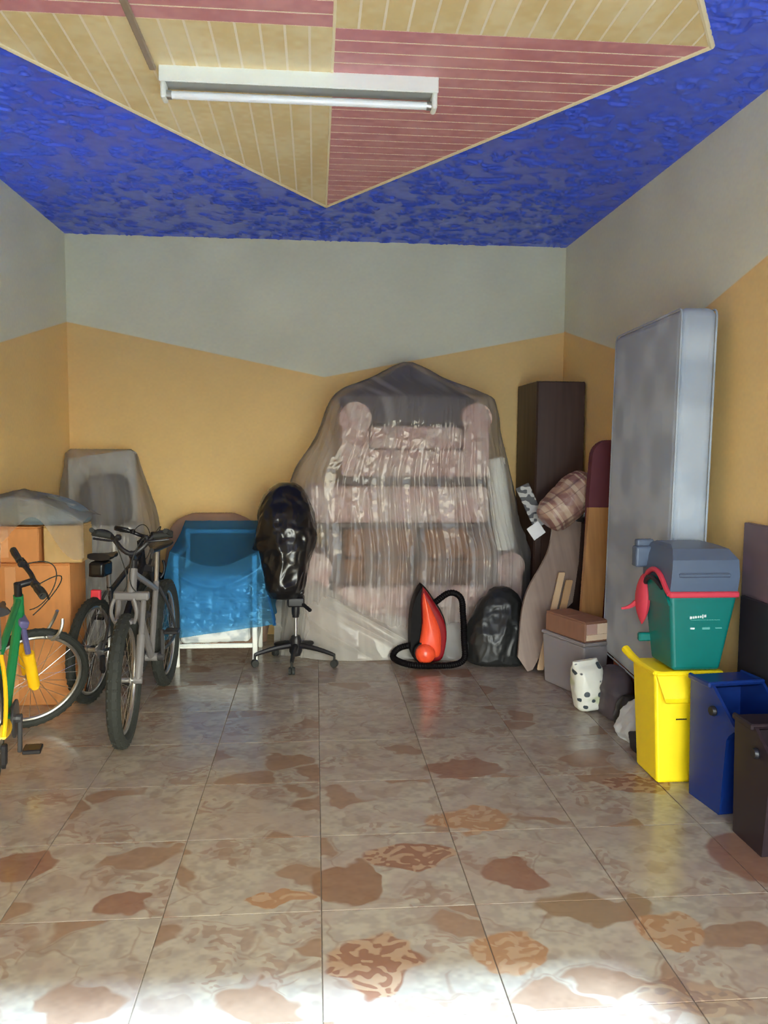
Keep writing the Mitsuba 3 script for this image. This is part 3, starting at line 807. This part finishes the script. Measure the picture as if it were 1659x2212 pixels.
add('blanket', sheet(P, -.012), M_blanket, label='dark grey blanket peaked over the armchair at the top of the stack', category='blanket')
add('foam_roll', mv(lathe([(0, -.34), (.064, -.34), (.07, -.33), (.07, .33), (.064, .34), (0, .34)], 24), (1.36, 5.87, 1.095), 0, 0, -.13), pr('pale_foam', (224, 226, 216), .6), label='pale foam roll leaning upright at the right side of the sofa stack', category='foam roll')

LV = [(2.15, .66, .74, 6.19, 6.28), (2.125, .60, .80, 6.14, 6.34), (2.02, .40, .99, 6.02, 6.41), (1.93, .19, 1.21, 5.87, 6.42), (1.86, .12, 1.32, 5.76, 6.42), (1.6, .02, 1.37, 5.735, 6.42), (1.24, -.17, 1.46, 5.72, 6.43), (.95, -.19, 1.52, 5.71, 6.43),
      (.7, -.22, 1.595, 5.70, 6.43), (.3, -.26, 1.60, 5.69, 6.43), (0.002, -.30, 1.60, 5.68, 6.43)]
k = 'plastic_sheet_003'
add(k, rings_of(LV, 640, 170, 4.2, folds(lambda z: .028 * np.clip((1.9 - z) / .9, 0, 1) + .004, 11, 41, 3.0), cap0=False), M_film, smooth=True,
    label='large clear plastic film draped over the stacked sofas', category='plastic sheet')
nx, nt = 200, 70
u, t = np.meshgrid(np.linspace(0, 1, nx), np.linspace(0, 1, nt), indexing='ij')
P = np.zeros((nx, nt, 3))
X = -.30 + 1.36 * u
zt = np.interp(X, [-.3, -.18, 0, .2, .4, .7, 1.06], [.34, .56, .55, .42, .31, .28, .24])
th = t * PI / 2
P[..., 0] = X
P[..., 1] = np.interp(X, [-.3, -.15, .05, .3, 1.06], [5.98, 5.90, 5.80, 5.73, 5.71]) - (.09 + .03 * np.sin(u * 7)) * np.sin(th) ** .8 - .05 * t ** 3
P[..., 2] = .004 + zt * np.cos(th) ** 1.1
q = np.stack([(P[..., 0] * .55 + P[..., 2] * 1.0) * 11, P[..., 0] * .7 - P[..., 2], 0 * u], -1)
dsp = .035 * ((1 - np.abs(2 * meshkit.noise(q, 5) - 1)) ** 2 - .3) * np.sin(PI * np.clip(t, .02, .98))
P[..., 1] -= dsp
P[..., 2] = np.maximum(P[..., 2] + .4 * dsp, .003)
add(k + '__gathered_hem', single(P), M_film_dense, smooth=True, label='gathered whitish hem of the film lying in folds on the floor')
M_label_strip = pr('dark_print', mikit.proc(lambda p, n, uv: mix(L3((70, 72, 76)), L3((176, 178, 176)), smoothstep(.5, .56, noise(p.x * 40, p.y * 40, p.z * 40)))), .4)
add('printed_strip', mv(rbox(-.05, .05, -.006, .006, -.16, .16, .004), (1.52, 5.60, 1.10), 0, 0, .0).apply_transform(trimesh.transformations.rotation_matrix(-.45, (0, 1, 0), (1.52, 5.6, 1.1))), M_label_strip, label='grey and black printed plastic strip hanging at the right edge of the sofa film', category='strip')
add('paper_card', rbox(-.05, .05, -.002, .002, -.05, .05, .001).apply_transform(trimesh.transformations.rotation_matrix(-.62, (0, 1, 0))).apply_translation((1.555, 5.585, .925)), pr('white_paper', (236, 238, 240), .5), label='blank white paper card at the right edge of the sofa film', category='card')

# ------------------------------------------------------------------ vacuum cleaner
k = 'vacuum_cleaner'
M_vac_black = pr('vacuum_black', (14, 12, 14), .5, .1)
M_vac_red = pr('vacuum_red', (140, 20, 30), .2, .5, clearcoat=.6)
M_vac_orange = pr('vacuum_orange', (242, 84, 48), .24, .5, clearcoat=.6)
leaf = np.array([(.735, .555), (.70, .50), (.668, .40), (.655, .28), (.655, .14), (.675, .05), (.72, .015), (.80, .010), (.87, .02), (.905, .10), (.915, .20), (.905, .29), (.87, .38), (.82, .455), (.775, .52)])
LF = curve(np.vstack([leaf, leaf[:1]]), 91)[:-1]


def leaf_body(poly, ys, scales, c):
    return loft([np.stack([c[0] + (poly[:, 0] - c[0]) * s_, np.full(len(poly), y), np.maximum(c[1] + (poly[:, 1] - c[1]) * s_, .012)], 1) for y, s_ in zip(ys, scales)])


def fixed(m):
    m.fix_normals()
    return m


add(k + '__body', fixed(leaf_body(LF, [5.74, 5.735, 5.70, 5.62, 5.52, 5.49], [.5, .72, .9, 1, 1, .96], (.78, .2))), M_vac_black)
red = np.array([(.738, .548), (.728, .40), (.728, .20), (.735, .04), (.80, .025), (.868, .035), (.898, .11), (.908, .2), (.897, .285), (.862, .37), (.815, .445), (.772, .51)])
RD = curve(np.vstack([red, red[:1]]), 81)[:-1]
add(k + '__shell', fixed(leaf_body(RD, [5.50, 5.475, 5.455, 5.44], [1, 1, .95, .82], (.80, .2))), M_vac_red)
org = np.array([(.738, .525), (.732, .40), (.731, .25), (.738, .06), (.80, .045), (.850, .055), (.868, .14), (.866, .22), (.845, .30), (.810, .38), (.775, .45)])
OG = curve(np.vstack([org, org[:1]]), 81)[:-1]
add(k + '__cover', fixed(leaf_body(OG, [5.47, 5.445, 5.428, 5.418, 5.414], [1, .96, .82, .55, .2], (.80, .22))), M_vac_orange)
add(k + '__wheel', lathe([(0, .055), (.02, .054), (.045, .045), (.062, .028), (.068, .01), (.068, -.03), (0, -.03)][::-1], 36, 'y', (0, 0, 0)).apply_transform(trimesh.transformations.rotation_matrix(PI, (0, 0, 1))).apply_translation((.752, 5.415, .095)), M_vac_orange)
add(k + '__tyre', lathe([(.055, -.02), (.076, -.018), (.079, 0), (.076, .018), (.055, .02)], 36, 'y', (.752, 5.45, .095)), M_vac_black)


def ribbed(pts, r, n):
    c_ = curve(pts, n)
    return tube(c_, r * (1 + .07 * np.sin(np.arange(n) * PI / 2)), 14)


add(k + '__hose', ribbed([(.84, 5.55, .43), (.885, 5.53, .47), (.945, 5.51, .50), (1.0, 5.5, .475), (1.022, 5.50, .39), (1.028, 5.48, .27), (1.03, 5.45, .14), (1.02, 5.42, .05), (.96, 5.39, .026), (.86, 5.36, .026), (.74, 5.36, .026), (.63, 5.41, .026), (.565, 5.50, .03), (.545, 5.57, .05), (.575, 5.585, .085), (.635, 5.56, .115), (.68, 5.56, .13)], .0215, 360), M_vac_black)
lab(k, 'orange and black vacuum cleaner standing on end in front of the sofas', 'vacuum cleaner')

# ------------------------------------------------------------------ right corner: wardrobe, boards, quilt
def wood(c1, c2, fx=6, fz=.8):
    def fn(p, n, uv):
        g = fbm((p.x + p.y) * 40, p.z * fz * 3, p.x * 8, octaves=3)
        return mix(L3(c1), L3(c2), g)
    return fn


M_wenge = pr('wenge', mikit.proc(wood((76, 56, 50), (56, 42, 38))), .45, .4)
k = 'wardrobe'
add(k + '__carcass', rbox(1.615, 1.975, 5.865, 6.43, .0, 1.995, .005), M_wenge)
add(k + '__door', rbox(1.619, 1.971, 5.845, 5.864, .06, 1.99, .004), M_wenge)
add(k + '__plinth', rbox(1.62, 1.97, 5.85, 5.864, 0, .055, .003), M_black)
lab(k, 'tall narrow dark brown wardrobe in the back right corner', 'wardrobe')
k = 'cabinet'
add(k + '__body', rbox(1.66, 1.96, 5.50, 5.83, 0, 1.0, .006), M_wenge)
add(k + '__door', rbox(1.664, 1.956, 5.484, 5.499, .03, .99, .004), M_wenge)
lab(k, 'low dark brown cabinet behind the leaning boards, with the quilt on it', 'cabinet')
M_maroon = pr('maroon_cloth', (98, 52, 60), .7, .3)
mar = Polygon([(1.775, 0), (1.965, 0), (1.965, 1.56)] + [(1.90 - .11 * math.sin(a), 1.45 + .11 * math.cos(a)) for a in np.linspace(0, PI / 2, 8)] + [(1.775, 1.2)])
add('padded_panel', prism(mar.buffer(.004), 5.12, 5.19), M_maroon, label='maroon padded panel with a rounded top corner, behind the mattress', category='panel')


def check(p, n, uv):
    a = p.x * .8 + p.z * .6
    b = p.x * .6 - p.z * .8
    s1, s2 = smoothstep(.6, .7, noise(a * 60, 1.0, 1.0)), smoothstep(.6, .7, noise(2.0, b * 60, 3.0))
    c = mix(L3((172, 140, 122)), L3((140, 102, 94)), smoothstep(.4, .6, noise(p.x * 12, p.y * 12, p.z * 12)))
    return mix(mix(c, L3((208, 190, 166)), .6 * s1), L3((112, 84, 78)), .6 * s2)


M_check = pr('checked_quilt', mikit.proc(check), .45, .5, clearcoat=.3)
qb = rings_of([(-.22, -.04, .04, -.06, .06), (-.20, -.085, .085, -.12, .12), (-.1, -.115, .115, -.15, .15), (.06, -.12, .12, -.16, .16), (.17, -.10, .10, -.14, .14), (.215, -.06, .06, -.09, .09), (.225, -.03, .03, -.04, .04)], 110, 70, 2.3, lambda P, th, z: crumple(P, .02, 9, 51))
qb.apply_transform(trimesh.transformations.rotation_matrix(.80, (0, 1, 0)))
add('quilt', qb.apply_translation((1.725, 5.42, 1.15)), M_check, label='rolled checked pinkish quilt wrapped in film on top of the low cabinet', category='quilt')
add('handbag', rings_of([(1.005, 1.80, 1.95, 5.38, 5.52), (1.05, 1.79, 1.96, 5.36, 5.54), (1.17, 1.80, 1.95, 5.37, 5.53), (1.21, 1.83, 1.92, 5.4, 5.5)], 60, 24, 3, lambda P, th, z: crumple(P, .008, 12, 3)), M_bag, label='small black bag to the right of the quilt', category='bag')


def leaned(poly, y0, y1, z1, t, zbase=0):
    """A board cut to the outline poly (x, z), thickness t, leaning from y0 at the floor to y1 at height z1."""
    m = prism(Polygon(poly).buffer(.006), 0, t)
    m.vertices[:, 1] += y0 + (y1 - y0) * m.vertices[:, 2] / z1
    return m


M_veneer = pr('dull_veneer', mikit.proc(wood((150, 130, 116), (124, 106, 96))), .3, .5, clearcoat=.4)
out = curve([(1.37, .10), (1.395, .33), (1.45, .54), (1.535, .68), (1.60, .80), (1.635, .95), (1.665, 1.05), (1.72, 1.075), (1.79, 1.055), (1.83, 1.0)], 40).tolist() + [(1.80, .72), (1.75, .46), (1.64, .36), (1.53, .14), (1.46, .02), (1.43, .01)]
add('curved_board', leaned(out, 5.26, 5.46, 1.06, .028), M_veneer, label='curved brownish board wrapped in film, leaning to the right of the bin liner', category='board')
for j, (xa, xb, w) in enumerate(((1.49, 1.655, .030), (1.545, 1.70, .034))):
    add('wooden_lath', leaned([(xa, .03), (xa + w, .03), (xb + w, .66 - .05 * j), (xb, .66 - .05 * j)], 5.215 - .012 * j, 5.33 - .012 * j, .66, .014), pr(f'pale_slat_{j}', ((214, 184, 146), (200, 162, 118))[j], .35),
        category='lath', label=('pale wooden lath leaning on the curved board, left of two', 'pale wooden lath leaning on the curved board, right of two')[j])
M_pine = pr('honey_wood', mikit.proc(wood((184, 138, 84), (150, 106, 64))), .4, .4)
add('wooden_plank', leaned([(1.70, 0), (1.83, 0), (1.905, 1.12), (1.775, 1.12)], 5.04, 5.11, 1.12, .045), M_pine, label='honey coloured wooden plank standing upright to the left of the mattress', category='plank')

# ------------------------------------------------------------------ right: mattress, boxes, bins
def ticking(p, n, uv):
    m = noise(p.x * 6, p.y * 6, p.z * 6)
    c = mix(L3((176, 186, 194)), L3((156, 166, 176)), smoothstep(.3, .7, m))
    return mix(c, L3((144, 164, 182)), .2 * smoothstep(.6, .7, noise(p.x * 8, p.y * 8, p.z * 8)))


M_ticking = bump('mattress_ticking', mikit.proc(ticking), lambda p, n, uv: .004 * noise(p.x * 12, p.y * 12, p.z * 12), rough=.75, spec=.3)
k = 'mattress'
body = rbox(-.09, .09, -.535, .535, 0, 1.93, .045, 2)
mt = trimesh.transformations.translation_matrix((1.828, 4.285, .252)) @ trimesh.transformations.rotation_matrix(-.075, (0, 0, 1)) @ trimesh.transformations.rotation_matrix(.012, (0, 1, 0))
add(k, body.apply_transform(mt), M_ticking, label='pale blue-grey mattress standing upright against the right wall', category='mattress')
for xs in (-.083, .083):
    ring = []
    for cyy, czz, a0 in ((.492, 1.888, 0), (-.492, 1.888, PI / 2), (-.492, .042, PI), (.492, .042, 1.5 * PI)):
        ring += [(xs, cyy + .036 * math.cos(a), czz + .036 * math.sin(a)) for a in np.linspace(a0, a0 + PI / 2, 6)]
    add(k + '__piping', tube(np.array(ring + ring[:1]), .005, 6, False).apply_transform(mt), M_ticking)
carton('cardboard_box_003', 1.80, 1.975, 3.80, 4.68, 0, .246, 0, pr('orange_card', mikit.proc(cardboard((170, 98, 76))), .6), 'reddish brown cardboard box on the floor under the mattress', tape=False)

M_gray_box = pr('grey_crate', (150, 146, 146), .4, .4)
k = 'storage_box'
bx = mv(bowl((-.085, .085, -.195, .20), (-.095, .095, -.21, .215), 0, .315, .012), (1.63, 4.90, 0), .34)
add(k + '__body', bx, M_gray_box)
add(k + '__lid', mv(rbox(-.10, .10, -.217, .222, .315, .336, .006), (1.63, 4.90, 0), .34), M_gray_box)
lab(k, 'grey plastic storage box on the floor in front of the leaning boards', 'storage box')
carton('cardboard_box_004', 1.545, 1.735, 4.70, 5.10, .338, .465, .34, M_card_dull, 'dull brown cardboard box with a cream label, on the grey storage box', tape=False)
c_, s_ = math.cos(.34), math.sin(.34)
add('cardboard_box_004__label', mv(cat(rbox(-.085, .085, -.203, -.2005, .35, .385, .001), rbox(-.005, .085, -.203, -.2005, .386, .45, .001)), (1.64, 4.90, 0), .34), pr('cream_paper', (238, 214, 184), .5), label='cream printed label')
add('cardboard_box_004__label', mv(rbox(-.085, -.006, -.203, -.2005, .386, .45, .001), (1.64, 4.90, 0), .34), pr('pink_paper', (196, 158, 142), .5), label='pinkish printed label')


def spots(p, n, uv):
    m = noise(p.x * 26, p.y * 26, p.z * 26)
    c = mix(L3((226, 228, 214)), L3((196, 204, 168)), smoothstep(.55, .7, noise(p.x * 9, p.y * 9, p.z * 12)))
    return mix(c, L3((66, 76, 80)), smoothstep(.70, .75, m))


M_spots = pr('printed_sack', mikit.proc(spots), .35, .5)
ps = rings_of([(0.0, -.07, .07, -.05, .05), (.02, -.085, .085, -.075, .075), (.14, -.09, .09, -.085, .085), (.23, -.085, .085, -.07, .07), (.265, -.075, .075, -.03, .03), (.285, -.07, .07, -.012, .012)], 80, 40, 3, lambda P, th, z: crumple(P, .006, 14, 61))
ps.apply_transform(trimesh.transformations.rotation_matrix(-.14, (0, 1, 0)))
add('printed_sack', ps.apply_translation((1.59, 4.47, .012)), M_spots, label='white sack with dark printed spots in front of the grey storage box', category='sack')
add('backpack', rings_of([(0, 1.63, 1.75, 4.27, 4.5), (.02, 1.615, 1.765, 4.25, 4.53), (.14, 1.615, 1.775, 4.24, 4.55), (.23, 1.64, 1.765, 4.28, 4.53), (.262, 1.67, 1.74, 4.34, 4.48)], 80, 40, 2.8, lambda P, th, z: crumple(P, .012, 9, 71)),
    pr('grey_violet_cloth', mikit.proc(lambda p, n, uv: mix(L3((96, 84, 88)), L3((58, 56, 60)), fbm(p.x * 12, p.y * 12, p.z * 12))), .6), label='dark grey-violet cloth bag beside the white printed sack', category='bag')
add('plastic_bag', rings_of([(0.0, 1.60, 1.72, 3.93, 4.10), (.03, 1.585, 1.735, 3.9, 4.13), (.10, 1.60, 1.72, 3.93, 4.11), (.15, 1.63, 1.71, 3.97, 4.08), (.19, 1.665, 1.71, 4.0, 4.05), (.20, 1.675, 1.70, 4.01, 4.04)], 90, 40, 2.2, lambda P, th, z: crumple(P, .022, 12, 81)),
    pr('white_bag', (200, 206, 206), .35, .5), label='crumpled white plastic bag on the floor behind the yellow bin', category='plastic bag')
k = 'tray'
add(k, bowl((1.585, 1.72, 3.75, 3.87), (1.575, 1.73, 3.745, 3.875), 0, .09, .01), M_black, label='small black tray on the floor between the yellow bin and white bag', category='tray')
add('black_sack', rings_of([(0, 1.64, 1.75, 4.14, 4.22), (.03, 1.625, 1.76, 4.12, 4.235), (.12, 1.64, 1.755, 4.13, 4.23), (.17, 1.67, 1.73, 4.16, 4.2)], 60, 30, 2.3, lambda P, th, z: crumple(P, .01, 12, 91)), M_bag_matt, label='small dark plastic sack behind the white plastic bag', category='sack')

M_bin_yellow = pr('bin_yellow', (246, 216, 26), .35, .5)
M_bin_green = pr('bin_green', (6, 106, 98), .34, .5)
M_bin_blue = pr('bin_blue', (14, 44, 108), .34, .5)
M_bin_brown = pr('bin_brown', (40, 30, 36), .4, .4)
M_bin_gray = pr('bin_grey_lid', (78, 92, 112), .38, .5)
M_bin_red = pr('bin_red', (196, 58, 74), .4, .5)
M_mark = pr('white_mark', (206, 216, 214), .5)


def difference(a, b):
    m = trimesh.boolean.difference([a, b], engine='manifold')
    return m


def front_mouth_bin(key, x0, x1, y0, y1, h, m, label, rz=0.0):
    """A stacking bin whose front (the -y side) opens above a scoop-like lip."""
    w, d = (x1 - x0) / 2, y1 - y0
    at = ((x0 + x1) / 2, (y0 + y1) / 2, 0)
    f = -d / 2
    outer = Polygon([(f + .03, 0), (f + .004, h * .62), (f - .012, h * .665), (f - .042, h * .715), (f - .045, h * .745), (f + .11, h * .985), (f + .125, h), (-f, h), (-f - .02, 0)]).buffer(-.006).buffer(.006)
    inner = Polygon([(f + .05, .03), (f + .022, h * .61), (f - .02, h * .725), (f - .09, h * .78), (f + .06, h * 1.05), (f + .135, h * .955), (-f - .016, h * .955), (-f - .036, .03)])
    add(key + '__body', mv(difference(fixed(prism(outer, -w, w, 'yz')), fixed(prism(inner, -w + .014, w - .014, 'yz'))), at, rz), m)
    lip = [(w * t, f - .044, h * .735) for t in np.linspace(-1, 1, 9)]
    add(key + '__lip', mv(tube(np.array(lip), .012, 10), at, rz), m)
    add(key + '__top_rim', mv(cat(rbox(-w - .008, w + .008, f + .12, f + .14, h - .016, h + .006, .005), rbox(-w - .01, -w + .008, f + .12, -f + .008, h - .02, h + .006, .006), rbox(w - .008, w + .01, f + .12, -f + .008, h - .02, h + .006, .006)), at, rz), m)
    for sx in (-1, 1):
        add(key + '__hinge', mv(lathe([(0, -.012), (.018, -.012), (.022, 0), (.018, .012), (0, .012)], 16, 'x', (sx * (w + .006), f + .09, h * .80)), at, rz), M_black)
    lab(key, label, 'bin')


k = 'recycling_bin'
yx0, yx1, yy0, yy1 = 1.515, 1.775, 3.44, 3.70
add(k + '__body', bowl((yx0 + .025, yx1 - .02, yy0, yy1 - .02), (yx0, yx1, yy0, yy1), 0, .515, .016), M_bin_yellow)
add(k + '__flap', hull([[x, y, z] for x, y, z in ((yx0 + .055, yy0 - .002, .37), (yx1 - .055, yy0 - .002, .37), (yx0 + .04, yy0 - .034, .385), (yx1 - .04, yy0 - .034, .385), (yx0 + .03, yy0 - .042, .405), (yx1 - .03, yy0 - .042, .405),
    (yx0 + .006, yy0 - .006, .505), (yx1 - .006, yy0 - .006, .505), (yx0 + .006, yy0 + .012, .508), (yx1 - .006, yy0 + .012, .508), (yx0 + .055, yy0 + .01, .37), (yx1 - .055, yy0 + .01, .37))]), M_bin_yellow)
add(k + '__rim', cat(rbox(yx0 - .004, yx1 + .05, yy0 - .022, yy0 + .02, .502, .522, .006), rbox(yx0 - .016, yx0 + .02, yy0 - .02, yy1 + .03, .505, .524, .006), rbox(yx1 - .02, yx1 + .012, yy0, yy1 + .02, .505, .52, .006),
    tube(curve([(yx0 + .0, yy0 - .008, .515), (yx0 - .006, yy0 + .12, .517), (yx0 - .014, yy1 - .04, .527), (yx0 - .024, yy1 + .03, .55)], 16), np.linspace(.011, .02, 16), 10)), M_bin_yellow)
add(k + '__catch', rbox(yx0 + .105, yx0 + .155, yy0 - .004, yy0 + .004, .295, .300, .001), M_bin_brown)
lab(k, 'yellow recycling bin on the floor, under the green bin', 'bin')
k = 'recycling_bin_001'
gx0, gx1, gy0, gy1 = 1.555, 1.865, 3.40, 3.70
z0 = .524
add(k + '__body', bowl((gx0 + .03, gx1 - .055, gy0 + .02, gy1 - .04), (gx0, gx1, gy0, gy1), z0, z0 + .36, .02), M_bin_green)
add(k + '__bag_edge', cat(rbox(gx0 - .006, gx1 + .006, gy0 - .008, gy0 + .012, z0 + .335, z0 + .362, .006),
    tube(curve([(gx0 - .004, gy0, z0 + .35), (gx0 - .008, gy0 + .05, z0 + .39), (gx0 - .008, gy0 + .12, z0 + .435), (gx0 - .008, gy0 + .2, z0 + .43), (gx0 - .006, gy0 + .27, z0 + .37), (gx0 - .008, gy1 + .01, z0 + .30)], 24), .012, 10)), M_bin_red, label='red bag edge folded over the rim')
flp = []
for t in np.linspace(0, 1, 18):
    w_ = .055 * math.sin(PI * min(1, t * 1.02)) ** .7 + .004
    zc = z0 + .40 - .24 * t
    flp.append([(gx0 - .012 - w_ * math.cos(a) * .5, gy1 - .03 + w_ * math.sin(a), zc) for a in np.arange(12) * 2 * PI / 12])
add(k + '__hanging_bag', cat(loft(flp), tube(curve([(gx0 - .03, gy1, z0 + .26), (gx0 - .06, gy1 + .01, z0 + .235), (gx0 - .095, gy1 + .02, z0 + .225)], 10), np.linspace(.014, .005, 10), 8)), M_bin_red, label='corner of a red bag hanging out at the side')
side = Polygon([(gy0, z0 + .30), (gy0 + .06, z0 + .365), (gy0 + .12, z0 + .41), (gy0 + .2, z0 + .41), (gy0 + .26, z0 + .36), (gy1, z0 + .28)])
add(k + '__side_arch', prism(side, gx0 - .006, gx0 + .01, 'yz'), M_bin_green)
lid = hull([[x, y, z] for x, y, z in
    [(x, y, z0 + .362) for x in (gx0 + .0, gx1) for y in (gy0 + .004, gy1)] + [(x, y, z0 + .43) for x in (gx0 + .002, gx1 + .004) for y in (gy0 - .004, gy1 + .01)] +
    [(x, y, z0 + .50) for x in (gx0 + .012, gx1 + .006) for y in (gy0 + .012, gy1 + .012)] + [(x, y, z0 + .545) for x in (gx0 + .03, gx1 - .02) for y in (gy0 + .06, gy1)] + [(x, y, z0 + .558) for x in (gx0 + .05, gx1 - .05) for y in (gy0 + .12, gy1 - .02)]])
add(k + '__lid', lid, M_bin_gray, label='slate grey domed lid', smooth=25)
add(k + '__lid__ledge', rbox(gx0 + .035, gx1 - .04, gy0 - .012, gy0 + .01, z0 + .425, z0 + .445, .006), M_bin_gray)
add(k + '__lid__hinge', cat(rbox(gx0 - .05, gx0 + .03, gy1 - .03, gy1 + .03, z0 + .43, z0 + .53, .012), rbox(gx0 - .035, gx0 + .05, gy1 + .0, gy1 + .04, z0 + .52, z0 + .56, .01)), M_bin_gray)
add(k + '__foot', rbox(gx0 - .03, gx0 + .03, gy1 - .05, gy1 - .02, z0 + .08, z0 + .12, .006), M_bin_green)
add(k + '__handle', tube(curve([(gx0 - .004, gy0 + .07, z0 + .365), (gx0 - .02, gy0 + .13, z0 + .40), (gx0 - .02, gy0 + .2, z0 + .395), (gx0 - .006, gy0 + .25, z0 + .34)], 16), .011, 8), M_black)
yf = gy0 + .0045
for (xx, zz, w_, h_) in ((.095, .245, .012, .012), (.108, .246, .010, .010), (.119, .247, .010, .010), (.131, .248, .009, .010), (.142, .249, .008, .010), (.152, .250, .006, .018), (.160, .252, .012, .012)):
    add(k + '__print_mark', rbox(gx0 + xx, gx0 + xx + w_ * .85, yf - .0012, yf + .02, z0 + zz - h_ / 2, z0 + zz + h_ / 2, .001), M_mark)
M_mark_faint = pr('faint_mark', (92, 166, 156), .5)
for (xx, zz, w_, h_) in ((.10, .234, .135, .0025), (.10, .196, .02, .008), (.155, .196, .035, .010), (.215, .197, .03, .005)):
    add(k + '__print_mark', rbox(gx0 + xx, gx0 + xx + w_, yf + .0012 - .0012, yf + .02, z0 + zz - h_ / 2, z0 + zz + h_ / 2, .001), M_mark_faint if w_ > .021 else M_mark)
lab(k, 'green bin with a grey lid and red bag edge, stacked on the yellow bin', 'bin')
front_mouth_bin('recycling_bin_002', 1.655, 1.905, 3.10, 3.37, .53, M_bin_blue, 'dark blue recycling bin with an open mouth, beside the yellow bin', .12)
add('recycling_bin_002__print_mark', rbox(1.649, 1.664, 3.33, 3.35, .435, .452, .002), M_mark)
front_mouth_bin('recycling_bin_003', 1.655, 1.92, 2.74, 3.0, .47, M_bin_brown, 'dark brown recycling bin at the right edge, in front of the blue bin', .0)
add('recycling_bin_003__print_mark', mv(lathe([(0, 0), (.016, 0), (.016, .004), (0, .004)], 16, 'y', (1.705, 2.734, .325))), M_mark)
M_purple_board = pr('purple_grey_board', mikit.proc(lambda p, n, uv: mix(L3((104, 88, 92)), L3((120, 96, 108)), smoothstep(.4, .6, noise(p.x * 6, p.y * 6, p.z * 6)))), .5)
add('board', rbox(1.955, 1.985, 2.55, 3.54, 0, 1.18, .004), M_purple_board, label='purple-grey board leaning upright on the right wall behind the bins', category='board')
add('panel', rbox(1.93, 1.953, 2.62, 3.50, 0, .85, .004), pr('dark_panel', (38, 34, 40), .5), label='low near-black panel in front of the purple-grey board', category='panel')
